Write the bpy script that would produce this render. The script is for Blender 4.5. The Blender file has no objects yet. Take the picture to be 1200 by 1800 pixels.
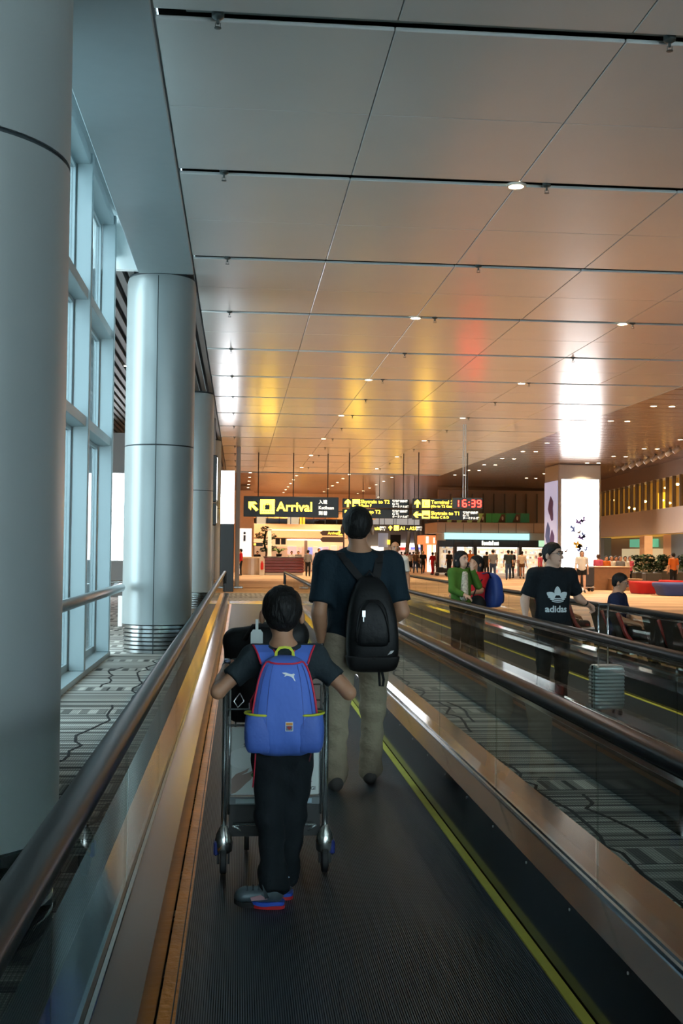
import bpy, math, random
import numpy as np
from mathutils import Matrix, Vector
random.seed(7)
S = bpy.context.scene
C = S.collection
PI = math.pi
# ---------------------------------------------------------------- camera
F_PX, YAW, PITCH, ROLL, EYE = 2000.0, .0895, .0341, .0103, 1.58
_fw = np.array([math.sin(YAW)*math.cos(PITCH), math.cos(YAW)*math.cos(PITCH), math.sin(PITCH)])
_r = np.array([math.cos(YAW), -math.sin(YAW), 0.0])
_u = np.cross(_r, _fw)
_r2 = math.cos(ROLL)*_r + math.sin(ROLL)*_u
_u2 = -math.sin(ROLL)*_r + math.cos(ROLL)*_u
cam = bpy.data.cameras.new('camera')
cam.sensor_width = 36.0
cam.lens = 36.0*F_PX/1800.0
cam.clip_end = 400
cam.dof.use_dof = False
cam_o = bpy.data.objects.new('camera', cam)
C.objects.link(cam_o)
M = Matrix(((_r2[0], _u2[0], -_fw[0], 0), (_r2[1], _u2[1], -_fw[1], 0), (_r2[2], _u2[2], -_fw[2], EYE), (0, 0, 0, 1)))
cam_o.matrix_world = M
S.camera = cam_o

def P(px, py, y):
    """survey: the point at depth y seen at photo position (px, py)"""
    d = _r2*(px-600)/F_PX + _u2*(900-py)/F_PX + _fw
    t = y/d[1]
    return np.array([d[0]*t, y, EYE+d[2]*t])

# ---------------------------------------------------------------- world, exposure
w = bpy.data.worlds.new('overcast_sky')
S.world = w
w.use_nodes = True
bg = w.node_tree.nodes['Background']
bg.inputs[0].default_value = (.65, .85, .93, 1)
bg.inputs[1].default_value = 11.5
S.view_settings.view_transform = 'Standard'
S.view_settings.look = 'None'
S.view_settings.exposure = 0.0
S.view_settings.gamma = 1.0
S.view_settings.use_curve_mapping = False
try:
    S.cycles.transparent_max_bounces = 24
    S.cycles.max_bounces = 10
    S.cycles.glossy_bounces = 5
    S.cycles.sample_clamp_indirect = 6.0
except Exception:
    pass

# ---------------------------------------------------------------- materials
MATS = {}
def newmat(name):
    m = bpy.data.materials.new(name)
    m.use_nodes = True
    MATS[name] = m
    return m, m.node_tree, m.node_tree.nodes['Principled BSDF']

def mat(name, col, rough=.5, metal=0., emit=None, es=0., spec=.5, bump=0., bscale=40., var=0., vscale=6., coat=0., stretch=(1, 1, 1), aniso=0.):
    if name in MATS:
        return MATS[name]
    m, nt, b = newmat(name)
    b.inputs['Base Color'].default_value = (*col, 1)
    b.inputs['Roughness'].default_value = rough
    b.inputs['Metallic'].default_value = metal
    b.inputs['Specular IOR Level'].default_value = spec
    b.inputs['Coat Weight'].default_value = coat
    b.inputs['Coat Roughness'].default_value = .08
    b.inputs['Anisotropic'].default_value = aniso
    if emit is not None:
        b.inputs['Emission Color'].default_value = (*emit, 1)
        b.inputs['Emission Strength'].default_value = es
    if bump or var:
        tc = nt.nodes.new('ShaderNodeTexCoord')
        mp = nt.nodes.new('ShaderNodeMapping')
        mp.inputs['Scale'].default_value = stretch
        nt.links.new(tc.outputs['Object'], mp.inputs[0])
    if bump:
        n = nt.nodes.new('ShaderNodeTexNoise')
        n.inputs['Scale'].default_value = bscale
        n.inputs['Detail'].default_value = 3
        nt.links.new(mp.outputs[0], n.inputs['Vector'])
        bp = nt.nodes.new('ShaderNodeBump')
        bp.inputs['Strength'].default_value = bump
        bp.inputs['Distance'].default_value = .02
        nt.links.new(n.outputs[0], bp.inputs['Height'])
        nt.links.new(bp.outputs[0], b.inputs['Normal'])
    if var:
        n = nt.nodes.new('ShaderNodeTexNoise')
        n.inputs['Scale'].default_value = vscale
        n.inputs['Detail'].default_value = 4
        nt.links.new(mp.outputs[0], n.inputs['Vector'])
        mr = nt.nodes.new('ShaderNodeMapRange')
        mr.inputs[1].default_value = .3
        mr.inputs[2].default_value = .7
        mr.inputs[3].default_value = 1-var
        mr.inputs[4].default_value = 1+var
        nt.links.new(n.outputs[0], mr.inputs[0])
        mx = nt.nodes.new('ShaderNodeVectorMath')
        mx.operation = 'SCALE'
        mx.inputs[0].default_value = col
        nt.links.new(mr.outputs[0], mx.inputs['Scale'])
        nt.links.new(mx.outputs[0], b.inputs['Base Color'])
    return m

def glass_mat(name, tint, ior=1.45, rough=0.0, gain=1.0):
    m, nt, b = newmat(name)
    nt.nodes.remove(b)
    out = nt.nodes['Material Output']
    t = nt.nodes.new('ShaderNodeBsdfTransparent')
    t.inputs[0].default_value = (*tint, 1)
    g = nt.nodes.new('ShaderNodeBsdfGlossy')
    g.inputs['Roughness'].default_value = rough
    fr = nt.nodes.new('ShaderNodeFresnel')
    fr.inputs[0].default_value = ior
    mu = nt.nodes.new('ShaderNodeMath')
    mu.operation = 'MULTIPLY'
    ge = nt.nodes.new('ShaderNodeNewGeometry')
    inv = nt.nodes.new('ShaderNodeMath')
    inv.operation = 'SUBTRACT'
    inv.inputs[0].default_value = gain
    nt.links.new(ge.outputs['Backfacing'], inv.inputs[1])
    inv.use_clamp = True
    nt.links.new(inv.outputs[0], mu.inputs[1])
    nt.links.new(fr.outputs[0], mu.inputs[0])
    mx = nt.nodes.new('ShaderNodeMixShader')
    nt.links.new(mu.outputs[0], mx.inputs[0])
    nt.links.new(t.outputs[0], mx.inputs[1])
    nt.links.new(g.outputs[0], mx.inputs[2])
    nt.links.new(mx.outputs[0], out.inputs[0])
    return m

class NT:
    """small helper for numeric node graphs"""
    def __init__(s, nt): s.nt = nt
    def _in(s, sock, v):
        if hasattr(v, 'is_linked') or hasattr(v, 'links'): s.nt.links.new(v, sock)
        else: sock.default_value = v
    def m(s, op, a, b=0., c=None):
        n = s.nt.nodes.new('ShaderNodeMath'); n.operation = op
        s._in(n.inputs[0], a); s._in(n.inputs[1], b)
        if c is not None: s._in(n.inputs[2], c)
        return n.outputs[0]
    def xyz(s):
        g = s.nt.nodes.new('ShaderNodeNewGeometry'); p = s.nt.nodes.new('ShaderNodeSeparateXYZ')
        s.nt.links.new(g.outputs['Position'], p.inputs[0]); return p.outputs
    def wn(s, v):
        n = s.nt.nodes.new('ShaderNodeTexWhiteNoise'); n.noise_dimensions = '1D'; s._in(n.inputs['W'], v); return n.outputs['Value']
    def wn2(s, a, b):
        c = s.nt.nodes.new('ShaderNodeCombineXYZ'); s._in(c.inputs[0], a); s._in(c.inputs[1], b)
        n = s.nt.nodes.new('ShaderNodeTexWhiteNoise'); n.noise_dimensions = '2D'; s.nt.links.new(c.outputs[0], n.inputs['Vector']); return n.outputs['Value']
    def mixc(s, f, a, b):
        n = s.nt.nodes.new('ShaderNodeMix'); n.data_type = 'RGBA'
        s._in(n.inputs[0], f)
        n.inputs[6].default_value = (*a, 1) if not hasattr(a, 'links') else (0, 0, 0, 1)
        if hasattr(a, 'links'): s.nt.links.new(a, n.inputs[6])
        if hasattr(b, 'links'): s.nt.links.new(b, n.inputs[7])
        else: n.inputs[7].default_value = (*b, 1)
        return n.outputs[2]

def carpet_mat(name, light, dark, scale=1.0):
    m, nt, b = newmat(name)
    N = NT(nt); p = N.xyz()
    y = N.m('DIVIDE', p[1], .30*scale); x = p[0]
    row = N.m('FLOOR', y); fy = N.m('FRACT', y)
    rnd = N.wn(row)
    # thin weft lines, dark or light by chance
    line = N.wn(N.m('FLOOR', N.m('MULTIPLY', p[1], 38/scale)))
    # blocks along x inside some rows
    bx = N.wn2(N.m('FLOOR', N.m('ADD', N.m('DIVIDE', x, .085*scale), N.m('MULTIPLY', rnd, 9.))), row)
    sub = N.m('GREATER_THAN', N.m('FRACT', N.m('MULTIPLY', N.m('ADD', N.m('DIVIDE', x, .17*scale), rnd), 1.)), .5)
    isblock = N.m('GREATER_THAN', rnd, .66)
    blk = N.m('MULTIPLY', N.m('ADD', N.m('MULTIPLY', bx, .5), N.m('MULTIPLY', sub, .5)), 1.0)
    base = N.m('ADD', N.m('MULTIPLY', isblock, blk), N.m('MULTIPLY', N.m('SUBTRACT', 1., isblock), line))
    # weave dots
    dots = N.m('MULTIPLY', N.m('GREATER_THAN', N.m('FRACT', N.m('MULTIPLY', x, 55.)), .35), N.m('GREATER_THAN', N.m('FRACT', N.m('MULTIPLY', p[1], 42.)), .3))
    v = N.m('MULTIPLY', base, N.m('ADD', .45, N.m('MULTIPLY', dots, .55)))
    # black bar at the row edge
    bar = N.m('GREATER_THAN', fy, N.m('SUBTRACT', 1., N.m('MULTIPLY', N.wn(N.m('ADD', row, 31.7)), .12)))
    v = N.m('MULTIPLY', v, N.m('SUBTRACT', 1., bar))
    col = N.mixc(v, dark, light)
    nt.links.new(col, b.inputs['Base Color'])
    b.inputs['Roughness'].default_value = .9
    b.inputs['Specular IOR Level'].default_value = .15
    return m

carpet = carpet_mat('woven_carpet', (.84, .82, .74), (.028, .03, .03))
def plank_carpet(name, a, bcol):
    m, nt, b = newmat(name)
    N = NT(nt); p = N.xyz()
    r = N.wn(N.m('FLOOR', N.m('DIVIDE', p[1], .55)))
    r2 = N.wn2(N.m('FLOOR', N.m('DIVIDE', p[0], 1.3)), N.m('FLOOR', N.m('DIVIDE', p[1], .14)))
    v = N.m('ADD', N.m('MULTIPLY', r, .6), N.m('MULTIPLY', r2, .4))
    nt.links.new(N.mixc(v, a, bcol), b.inputs['Base Color'])
    b.inputs['Roughness'].default_value = .55
    b.inputs['Specular IOR Level'].default_value = .3
    return m
hall_carpet = plank_carpet('warm_lit_hall_carpet', (.20, .125, .08), (.62, .40, .25))  # same carpet as the walkways; warm hall light is put into its tan

panel_m = mat('satin_ceiling_panel', (.62, .645, .64), .23, .16, spec=.85, var=.015, vscale=1.2)
gap_m = mat('dark_ceiling_void', (.010, .013, .014), .8)
rail_m = mat('grey_ceiling_rail', (.16, .20, .20), .45, .3)
soffit_m = mat('blue_grey_soffit', (.30, .37, .39), .55, .0, var=.02)
column_m = mat('pearl_column_cladding', (.29, .325, .325), .38, .28, var=.03, vscale=1.5)
joint_m = mat('dark_joint', (.02, .03, .035), .6)
steel = mat('brushed_steel', (.55, .56, .56), .24, 1., bump=.03, bscale=60, stretch=(1, .05, 1))
ring_steel = mat('ring_steel', (.45, .47, .47), .25, 1.)
chrome = mat('chrome', (.72, .73, .74), .10, 1.)
frame_m = mat('pale_window_frame', (.40, .48, .50), .4, .3)
win_glass = glass_mat('window_glass', (.54, .57, .58), 1.45)
rear_glass = glass_mat('rear_fill_glass', (.88, .88, .88), 1.45)
bal_glass = glass_mat('balustrade_glass', (.86, .90, .88), 1.42, 0., 1.0)
shop_glass = glass_mat('facade_glass', (.88, .80, .60), 1.4, 0.)
rubber = mat('black_rubber', (.010, .015, .017), .38, 0., spec=.12)
skirt_m = mat('black_skirt', (.008, .011, .013), .12, 0., spec=.4)
belt_m = mat('belt_metal', (.007, .009, .011), .5, .2)
rib_m = mat('rib_metal', (.13, .15, .165), .45, .5)
yellow_m = mat('yellow_edge_paint', (.95, .84, .12), .5, var=.06)
warm_strip_m = mat('orange_reflection_strip', (.62, .24, .03), .33, .5, var=.2, vscale=5, bump=.2, bscale=30)  # orange reflection of the warm ceiling is put into the strip's colour
deck_m = mat('polished_deck_steel', (.15, .158, .172), .12, 1.)
deckline_m = mat('glazing_bead', (.35, .42, .46), .25, 1.)
black_m = mat('black_plastic', (.010, .011, .012), .4)
signblk = mat('sign_black', (.012, .011, .009), .35)
s_yellow = mat('sign_yellow', (.9, .7, .1), .5, emit=(1., .60, .022), es=16.)
s_yellow_txt = mat('sign_yellow_letters', (.9, .7, .1), .5, emit=(1., .66, .045), es=6.)
s_yellow_edge = mat('sign_yellow_soft', (.9, .7, .1), .5, emit=(1., .62, .06), es=2.0)
s_white = mat('sign_white', (.9, .9, .85), .5, emit=(1., .94, .8), es=1.6)
s_red = mat('clock_red', (.9, .05, .03), .5, emit=(1., .008, .005), es=42.)
lamp_e = mat('downlight_glow', (1, .9, .7), .5, emit=(1., .80, .52), es=28.)
screen_e = mat('white_screen', (1, 1, 1), .5, emit=(.93, .95, 1.), es=11.0)
beige = mat('beige_wall', (.74, .50, .32), .6, var=.03)
fascia_m = mat('taupe_fascia', (.46, .34, .25), .45, .15, var=.03)
copper_ceiling = mat('bronze_plank_ceiling', (.26, .17, .125), .22, .75)
wood_dark = mat('dark_red_wood', (.16, .028, .018), .3, var=.15, stretch=(.3, 1, 6))
shop_e = mat('shop_light', (1, .9, .8), .5, emit=(1., .82, .60), es=2.2)
shop_w = mat('shop_white_light', (1, .95, .9), .5, emit=(1., .93, .82), es=2.6)
cyan_e = mat('cyan_light_band', (.5, .9, .9), .5, emit=(.42, .86, .90), es=1.15)
green_e = mat('green_banner', (.03, .2, .02), .5, emit=(.03, .22, .02), es=.5)
grey_wall = mat('grey_wall', (.35, .34, .33), .6)
leaf_m = mat('dark_leaf', (.015, .05, .012), .5)
leaf2_m = mat('fresh_leaf', (.10, .17, .02), .5)

# ---------------------------------------------------------------- mesh helpers
class MB:
    def __init__(s): s.v = []; s.f = []; s.mi = []; s.cur = 0
    def use(s, i): s.cur = i; return s
    def add(s, vs, fs):
        o = len(s.v); s.v += [tuple(map(float, v)) for v in vs]
        for f in fs: s.f.append(tuple(i+o for i in f)); s.mi.append(s.cur)
        return s
    def box(s, x0, x1, y0, y1, z0, z1, R=None, o=(0, 0, 0)):
        vs = [Vector((x, y, z)) for z in (z0, z1) for y in (y0, y1) for x in (x0, x1)]
        if R is not None: vs = [R @ v for v in vs]
        vs = [v+Vector(o) for v in vs]
        return s.add(vs, [(0, 2, 3, 1), (4, 5, 7, 6), (0, 1, 5, 4), (2, 6, 7, 3), (0, 4, 6, 2), (1, 3, 7, 5)])
    def bbox(s, x0, x1, y0, y1, z0, z1, b=.01):
        """box with chamfered vertical and horizontal edges"""
        b = min(b, (x1-x0)/2.01, (y1-y0)/2.01, (z1-z0)/2.01)
        rings = []
        for z, i in ((z0, b), (z0+b, 0), (z1-b, 0), (z1, b)):
            a0, a1, c0, c1 = x0+i, x1-i, y0+i, y1-i
            rings.append([(a0+b, c0, z), (a1-b, c0, z), (a1, c0+b, z), (a1, c1-b, z), (a1-b, c1, z), (a0+b, c1, z), (a0, c1-b, z), (a0, c0+b, z)])
        return s.loft(rings)
    def loft(s, rings, cap=True, closed=True):
        n = len(rings[0]); vs = [p for r in rings for p in r]; fs = []
        for k in range(len(rings)-1):
            for i in range(n if closed else n-1):
                j = (i+1) % n
                fs.append((k*n+i, k*n+j, (k+1)*n+j, (k+1)*n+i))
        if cap and closed:
            fs.append(tuple(range(n-1, -1, -1))); fs.append(tuple((len(rings)-1)*n+i for i in range(n)))
        return s.add(vs, fs)
    def tube(s, pts, r, n=8, cap=True, rs=None, flat=None):
        pts = [Vector(p) for p in pts]; rings = []
        up = Vector((0, 0, 1)); prev = None
        for i, p in enumerate(pts):
            t = (pts[min(i+1, len(pts)-1)]-pts[max(i-1, 0)])
            if t.length < 1e-9: t = Vector((0, 0, 1))
            t.normalize()
            if prev is None:
                a = up if abs(t.z) < .9 else Vector((1, 0, 0))
                u = t.cross(a).normalized()
            else:
                u = (prev - t*prev.dot(t))
                u = u.normalized() if u.length > 1e-6 else t.orthogonal().normalized()
            prev = u; v = t.cross(u)
            rr = rs[i] if rs else r
            fl = flat or (1, 1)
            rings.append([p+u*rr*fl[0]*math.cos(2*PI*k/n)+v*rr*fl[1]*math.sin(2*PI*k/n) for k in range(n)])
        return s.loft(rings, cap)
    def cyl(s, p0, p1, r0, r1=None, n=12): return s.tube([p0, p1], r0, n, True, [r0, r1 if r1 is not None else r0])
    def lathe(s, prof, n=24, o=(0, 0, 0), axis='z', cap=True):
        rings = []
        for r, h in prof:
            ring = []
            for k in range(n):
                a = 2*PI*k/n; c, d = r*math.cos(a), r*math.sin(a)
                q = (c, d, h) if axis == 'z' else ((h, c, d) if axis == 'x' else (d, h, c))
                ring.append((q[0]+o[0], q[1]+o[1], q[2]+o[2]))
            rings.append(ring)
        return s.loft(rings, cap)
    def ell(s, c, r, nu=12, nv=8, R=None):
        rings = []
        for j in range(nv+1):
            ph = PI*(j/nv); ph = min(max(ph, .02), PI-.02)
            ring = []
            for i in range(nu):
                a = 2*PI*i/nu
                q = Vector((r[0]*math.sin(ph)*math.cos(a), r[1]*math.sin(ph)*math.sin(a), -r[2]*math.cos(ph)))
                if R is not None: q = R @ q
                ring.append((q[0]+c[0], q[1]+c[1], q[2]+c[2]))
            rings.append(ring)
        return s.loft(rings)
    def prism(s, poly, h, fn):
        """poly 2D outline, extruded by h; fn(u, v, w) -> xyz"""
        n = len(poly)
        vs = [fn(u, v, 0) for u, v in poly]+[fn(u, v, h) for u, v in poly]
        fs = [tuple(range(n-1, -1, -1)), tuple(range(n, 2*n))]+[(i, (i+1) % n, n+(i+1) % n, n+i) for i in range(n)]
        return s.add(vs, fs)
    def mesh(s, name):
        me = bpy.data.meshes.new(name); me.from_pydata(s.v, [], s.f); return me
    def build(s, name, mats, parent=None, smooth=False, world=False, kind=None, label=None, angle=None):
        me = s.mesh(name)
        if not isinstance(mats, (list, tuple)): mats = [mats]
        for m in mats: me.materials.append(m)
        if len(mats) > 1: me.polygons.foreach_set('material_index', s.mi)
        if smooth: me.polygons.foreach_set('use_smooth', [True]*len(me.polygons))
        me.validate()
        o = bpy.data.objects.new(name, me); C.objects.link(o)
        if angle and smooth:
            try: me.set_sharp_from_angle(angle=angle)
            except Exception: pass
        if parent is not None:
            o.parent = parent
            if world:
                p = parent
                o.matrix_parent_inverse = Matrix.Identity(4)
                tr = Vector((0, 0, 0))
                while p is not None: tr += Vector(p.location); p = p.parent
                me.transform(Matrix.Translation(-tr))
        if kind: o['kind'] = kind
        if label: o['label'] = label
        return o

def thing(name, label, cat, loc=(0, 0, 0), rotz=0., group=None):
    o = bpy.data.objects.new(name, None); C.objects.link(o)
    o.empty_display_size = .1
    o.location = loc; o.rotation_euler = (0, 0, rotz)
    o['label'] = label; o['category'] = cat
    if group: o['group'] = group
    return o
def tag(o, label, cat, group=None, kind=None):
    o['label'] = label; o['category'] = cat
    if group: o['group'] = group
    if kind: o['kind'] = kind
    return o
def struct(o, label, cat):
    return tag(o, label, cat, kind='structure')
def inst(src, parent, name, loc=(0, 0, 0), rotz=0., mtx=None):
    o = src.copy(); C.objects.link(o); o.name = name; o.parent = parent
    o.location = loc; o.rotation_euler = (0, 0, rotz)
    return o
def copy_tree(o, parent=None):
    c = o.copy(); C.objects.link(c); c.parent = parent
    for ch in list(o.children): copy_tree(ch, c)
    return c
ORD = ['nearest', 'second', 'third', 'fourth', 'fifth', 'sixth', 'seventh', 'eighth', 'ninth', 'tenth', 'eleventh', 'twelfth', 'thirteenth', 'fourteenth', 'fifteenth', 'sixteenth', 'seventeenth', 'eighteenth', 'nineteenth', 'twentieth']

def text_mesh(s, size, m, name, parent, loc, rot=(PI/2, 0, 0), bold=.0, extrude=.004, align='LEFT', xs=1.0):
    cu = bpy.data.curves.new('lettering', 'FONT')
    cu.body = s; cu.size = size; cu.offset = bold; cu.extrude = extrude; cu.align_x = align
    cu.resolution_u = 3
    t = bpy.data.objects.new('lettering', cu); C.objects.link(t)
    bpy.context.view_layer.update()
    me = bpy.data.meshes.new_from_object(t.evaluated_get(bpy.context.evaluated_depsgraph_get()))
    bpy.data.objects.remove(t); bpy.data.curves.remove(cu)
    me.materials.clear(); me.materials.append(m)
    o = bpy.data.objects.new(name, me); C.objects.link(o)
    o.parent = parent; o.location = loc; o.rotation_euler = rot; o.scale = (xs, 1, 1)
    return o
# ================================================================ SETTING
ZC = 5.78           # ceiling height
GAP0, GAPP = 12.62, 3.73   # ceiling gaps
XL, XR = -.72, 10.95
YB, YE = -9.5, 62.0
# floors
fl = MB().box(-9, 4.75, -10, 42, -.1, 0).build('floor', carpet)
struct(fl, 'grey and black woven carpet around the moving walkways', 'floor')
m = MB().box(4.75, 60, -10, 42, -.1, 0); m.box(-9, 60, 42, 150, -.1, 0)
fh = m.build('floor_hall', hall_carpet)
struct(fh, 'striped carpet of the arrival hall, warm light painted in as tan', 'floor')
# black wandering lines woven into the carpet
def carpet_line(pts, wd=.022):
    m = MB(); z = .003
    for k in range(len(pts)-1):
        a, b = Vector((*pts[k], 0)), Vector((*pts[k+1], 0)); t = (b-a).normalized(); n = Vector((-t.y, t.x, 0))*wd/2
        m.add([a-n, a+n, b+n, b-n, a-n+Vector((0, 0, z)), a+n+Vector((0, 0, z)), b+n+Vector((0, 0, z)), b-n+Vector((0, 0, z))],
              [(4, 7, 6, 5), (0, 4, 5, 1), (1, 5, 6, 2), (2, 6, 7, 3), (3, 7, 4, 0)])
    m.build('carpet_line', mat('black_yarn', (.008, .008, .009), .9), fl)
def wander(x, y0, y1, st=.22, amp=.10, seed=1):
    r = random.Random(seed); pts = []; cx = x
    y = y0
    while y < y1:
        pts.append((cx, y)); cx += r.uniform(-amp, amp); cx += (x-cx)*.25; y += st*r.uniform(.6, 1.5)
    return pts
carpet_line(wander(1.95, 3.2, 9.5, seed=3)); carpet_line(wander(2.05, 9.9, 21, seed=5)); carpet_line(wander(1.8, 21.5, 31, seed=8))
carpet_line(wander(2.28, 6.2, 7.4, seed=9)); carpet_line(wander(2.2, 10.5, 12., seed=10))
carpet_line(wander(-1.55, 13.2, 15.6, seed=11)); carpet_line(wander(-1.1, 12.2, 16.8, seed=12)); carpet_line(wander(-1.25, 7.6, 11.8, seed=13))
carpet_line(wander(-.85, 3.0, 7.4, seed=14)); carpet_line(wander(-2.6, 17.4, 24, seed=15))

# ---- panel ceiling
ce = MB().box(XL, XR, YB, YE, ZC+.22, ZC+.26).build('ceiling', gap_m)
struct(ce, 'pale satin panel ceiling with dark cross gaps', 'ceiling')
cols = [-.72, 1.20, 3.11, 5.02, 6.93, 8.84, 10.95]
k0 = -6
gw = .17
pm = {}
row = 0
for k in range(k0, 14):
    ya = GAP0+GAPP*k+gw/2; yb = GAP0+GAPP*(k+1)-gw/2; ym = (ya+yb)/2
    if ya > YE-1: break
    yb = min(yb, YE)
    for (a, b) in ((ya, ym-.004), (ym+.004, yb)):
        for c in range(6):
            w_, d_ = cols[c+1]-cols[c]-.008, b-a
            key = (round(w_, 3), round(d_, 3))
            if key not in pm:
                o = MB().bbox(-w_/2, w_/2, -d_/2, d_/2, 0, .035, .006).build('ceiling_panel', panel_m, ce); pm[key] = o
            else:
                o = pm[key].copy(); C.objects.link(o); o.parent = ce
            o.location = ((cols[c]+cols[c+1])/2, (a+b)/2, ZC)
    # the folded lip along the far edge of the gap
rail0 = None
for k in range(k0, 14):
    y = GAP0+GAPP*k
    if y > YE: break
    if rail0 is None:
        m = MB().box(XL+.25, XR, -.045, -.005, .03, .09); m.box(XL+.25, XR, .03, .05, .05, .15)
        rail0 = m.build('ceiling_rail', rail_m, ce); rail0.location = (0, y, ZC)
    else:
        o = rail0.copy(); C.objects.link(o); o.parent = ce; o.location = (0, y, ZC)
edge = MB().box(XR, XR+.04, YB, YE, ZC-.005, ZC+.3).box(XL, XR+.04, YE, YE+.04, ZC-.005, ZC+.3).build('trim_1', panel_m)
struct(edge, 'folded edge strip closing the panel ceiling', 'trim')

# ---- bronze plank ceiling over the hall
hc = MB().box(XR+.04, 60, YB, 150, ZC+.42, ZC+.46).box(-9, XR+.04, YE+.04, 150, ZC+.42, ZC+.46).build('ceiling_hall', gap_m)
struct(hc, 'bronze plank ceiling over the hall', 'ceiling')
pk1 = MB().bbox(XR+.05, 58, -.47, .47, 0, .05, .008).build('ceiling_plank', copper_ceiling, hc); pk1.location = (0, -8.5, ZC+.3)
y = -7.5
while y < YE:
    o = pk1.copy(); C.objects.link(o); o.parent = hc; o.location = (0, y, ZC+.3); y += 1.0
pk2 = MB().bbox(-8.9, 58, -.47, .47, 0, .05, .008).build('ceiling_plank', copper_ceiling, hc); pk2.location = (0, y, ZC+.3)
y += 1
while y < 146:
    o = pk2.copy(); C.objects.link(o); o.parent = hc; o.location = (0, y, ZC+.3); y += 1.0

# ---- slatted ceiling to the left, behind the columns
sl = MB().box(-9, -.74, 17.4, 62, ZC+.30, ZC+.34).build('ceiling_left', gap_m)
struct(sl, 'dark slatted ceiling behind the columns', 'ceiling')
s0 = None
slat_m = mat('grey_slat', (.10, .11, .11), .6, .1)
for k in range(44):
    x = -.80-.18*k
    if s0 is None:
        s0 = MB().box(-.05, .05, 17.42, 61.9, 0, .09).build('slat', slat_m, sl); s0.location = (x, 0, ZC+.02)
    else:
        o = s0.copy(); C.objects.link(o); o.parent = sl; o.location = (x, 0, ZC+.02)

# ---- soffit beam over the columns
so = MB().bbox(-1.58, XL-.015, YB, 17.38, ZC-.01, 6.62, .01).build('trim_2', soffit_m)
struct(so, 'blue grey soffit beam above the round columns', 'soffit')
rc = MB().box(-2.3, -1.58, YB, 17.38, 6.62, 6.7).build('ceiling_recess', soffit_m)
struct(rc, 'recessed ceiling strip above the tall windows', 'ceiling')
ec = MB().box(-2.25, -1.585, 17.30, 17.42, ZC+.02, 6.62).box(-2.2, -1.9, 17.22, 17.30, ZC+.2, 6.5).build('trim_3', mat('white_end_panel', (.72, .78, .78), .5))
struct(ec, 'white end panel closing the window recess', 'panel')

# ---- window wall
ym_list = [16.95-2.65*k for k in range(4)]
YW = 8.93
wn_ = MB().box(-2.2, -1.87, YW, 17.1, 0, .07).build('window_1', frame_m)
struct(wn_, 'tall window wall with pale blue grey mullions', 'window')
m0 = m1 = None
for k, y in enumerate(ym_list):
    if m0 is None:
        m0 = MB().bbox(-2.06, -1.87, -.06, .06, .07, 6.5, .008).build('mullion', frame_m, wn_)
        m1 = MB().bbox(-2.16, -2.075, -.09, .09, .07, 6.5, .006).build('window_post', frame_m, wn_)
        m0.location = m1.location = (0, y, 0)
    else:
        for q in (m0, m1):
            o = q.copy(); C.objects.link(o); o.parent = wn_; o.location = (0, y, 0)
for nm, z, h in (('transom', 3.08, .13), ('transom', 4.66, .13), ('transom', 6.36, .14)):
    MB().bbox(-2.1, -1.90, YW, 17.0, z, z+h, .006).build(nm, frame_m, wn_)
    MB().box(-2.14, -2.08, YW, 17.0, z-.05, z+h+.05).build('glazing_frame', frame_m, wn_)
MB().box(-2.14, -2.08, YW, 17.0, .07, .16).build('glazing_frame', frame_m, wn_)
pn = {}
for k in range(len(ym_list)-1):
    yc = (ym_list[k]+ym_list[k+1])/2
    for (z0, z1) in ((.16, 3.03), (3.26, 4.61), (4.84, 6.31)):
        if z0 not in pn:
            pn[z0] = MB().box(-2.122, -2.11, -1.235, 1.235, z0, z1).build('pane', win_glass, wn_); pn[z0].location = (0, yc, 0)
        else:
            o = pn[z0].copy(); C.objects.link(o); o.parent = wn_; o.location = (0, yc, 0)
wnear = MB().box(-2.3, -1.95, YB, YW-.02, 0, 6.7).build('wall_near', mat('slate_wall', (.18, .21, .22), .6)); struct(wnear, 'slate grey wall beside the nearest column', 'wall')
# handrail in front of the window
t = thing('window_handrail', 'thick silver grey handrail running along the window wall', 'handrail', (-1.74, 0, 0))
MB().tube([(0, 7.5, 1.0), (0, 17.2, 1.0), (-.02, 17.34, 1.0), (-.10, 17.40, 1.0)], .062, 14).build('rail', mat('silver_rail', (.45, .50, .52), .3, .7), t, True)
for k, y in enumerate(ym_list):
    MB().cyl((-.13, y, .97), (-.02, y, .985), .018, .018, 8).build('bracket', frame_m, t, True)

# ---- columns
def column(y, label):
    t = thing('round_column', label, 'column', (-1.25, y, 0), 0, 'round clad columns')
    R = .53
    MB().lathe([(R, .435), (R, 3.145)], 64).build('shaft', column_m, t, True, angle=.6)
    MB().lathe([(R, 3.165), (R, ZC-.09), (R-.02, ZC-.02)], 64).build('shaft', column_m, t, True, angle=.6)
    MB().lathe([(R-.012, 3.14), (R-.012, 3.17)], 48).build('joint', joint_m, t, True)
    MB().lathe([(R-.03, ZC-.03), (R-.03, ZC+.03)], 48).build('collar', joint_m, t, True)  # dark ring stands in for the soffit's shade at the column top
    for a in (-92, 28, 148):
        a = math.radians(a); Rm = Matrix.Rotation(a, 3, 'Z')
        MB().box(R-.01, R+.0015, -.006, .006, .43, ZC-.05, Rm).build('seam', joint_m, t)
        MB().box(R-.04, R-.0135, -.007, .007, .0, .43, Rm).build('seam', joint_m, t)
    b0 = None
    for k in range(7):
        z = .0+.0615*k
        b0 = MB().lathe([(R-.03, z+.003), (R-.016, z+.010), (R-.016, z+.050), (R-.03, z+.058)], 64)
        b0.build('base_ring', ring_steel, t, True, angle=.4)
    return t
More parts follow.
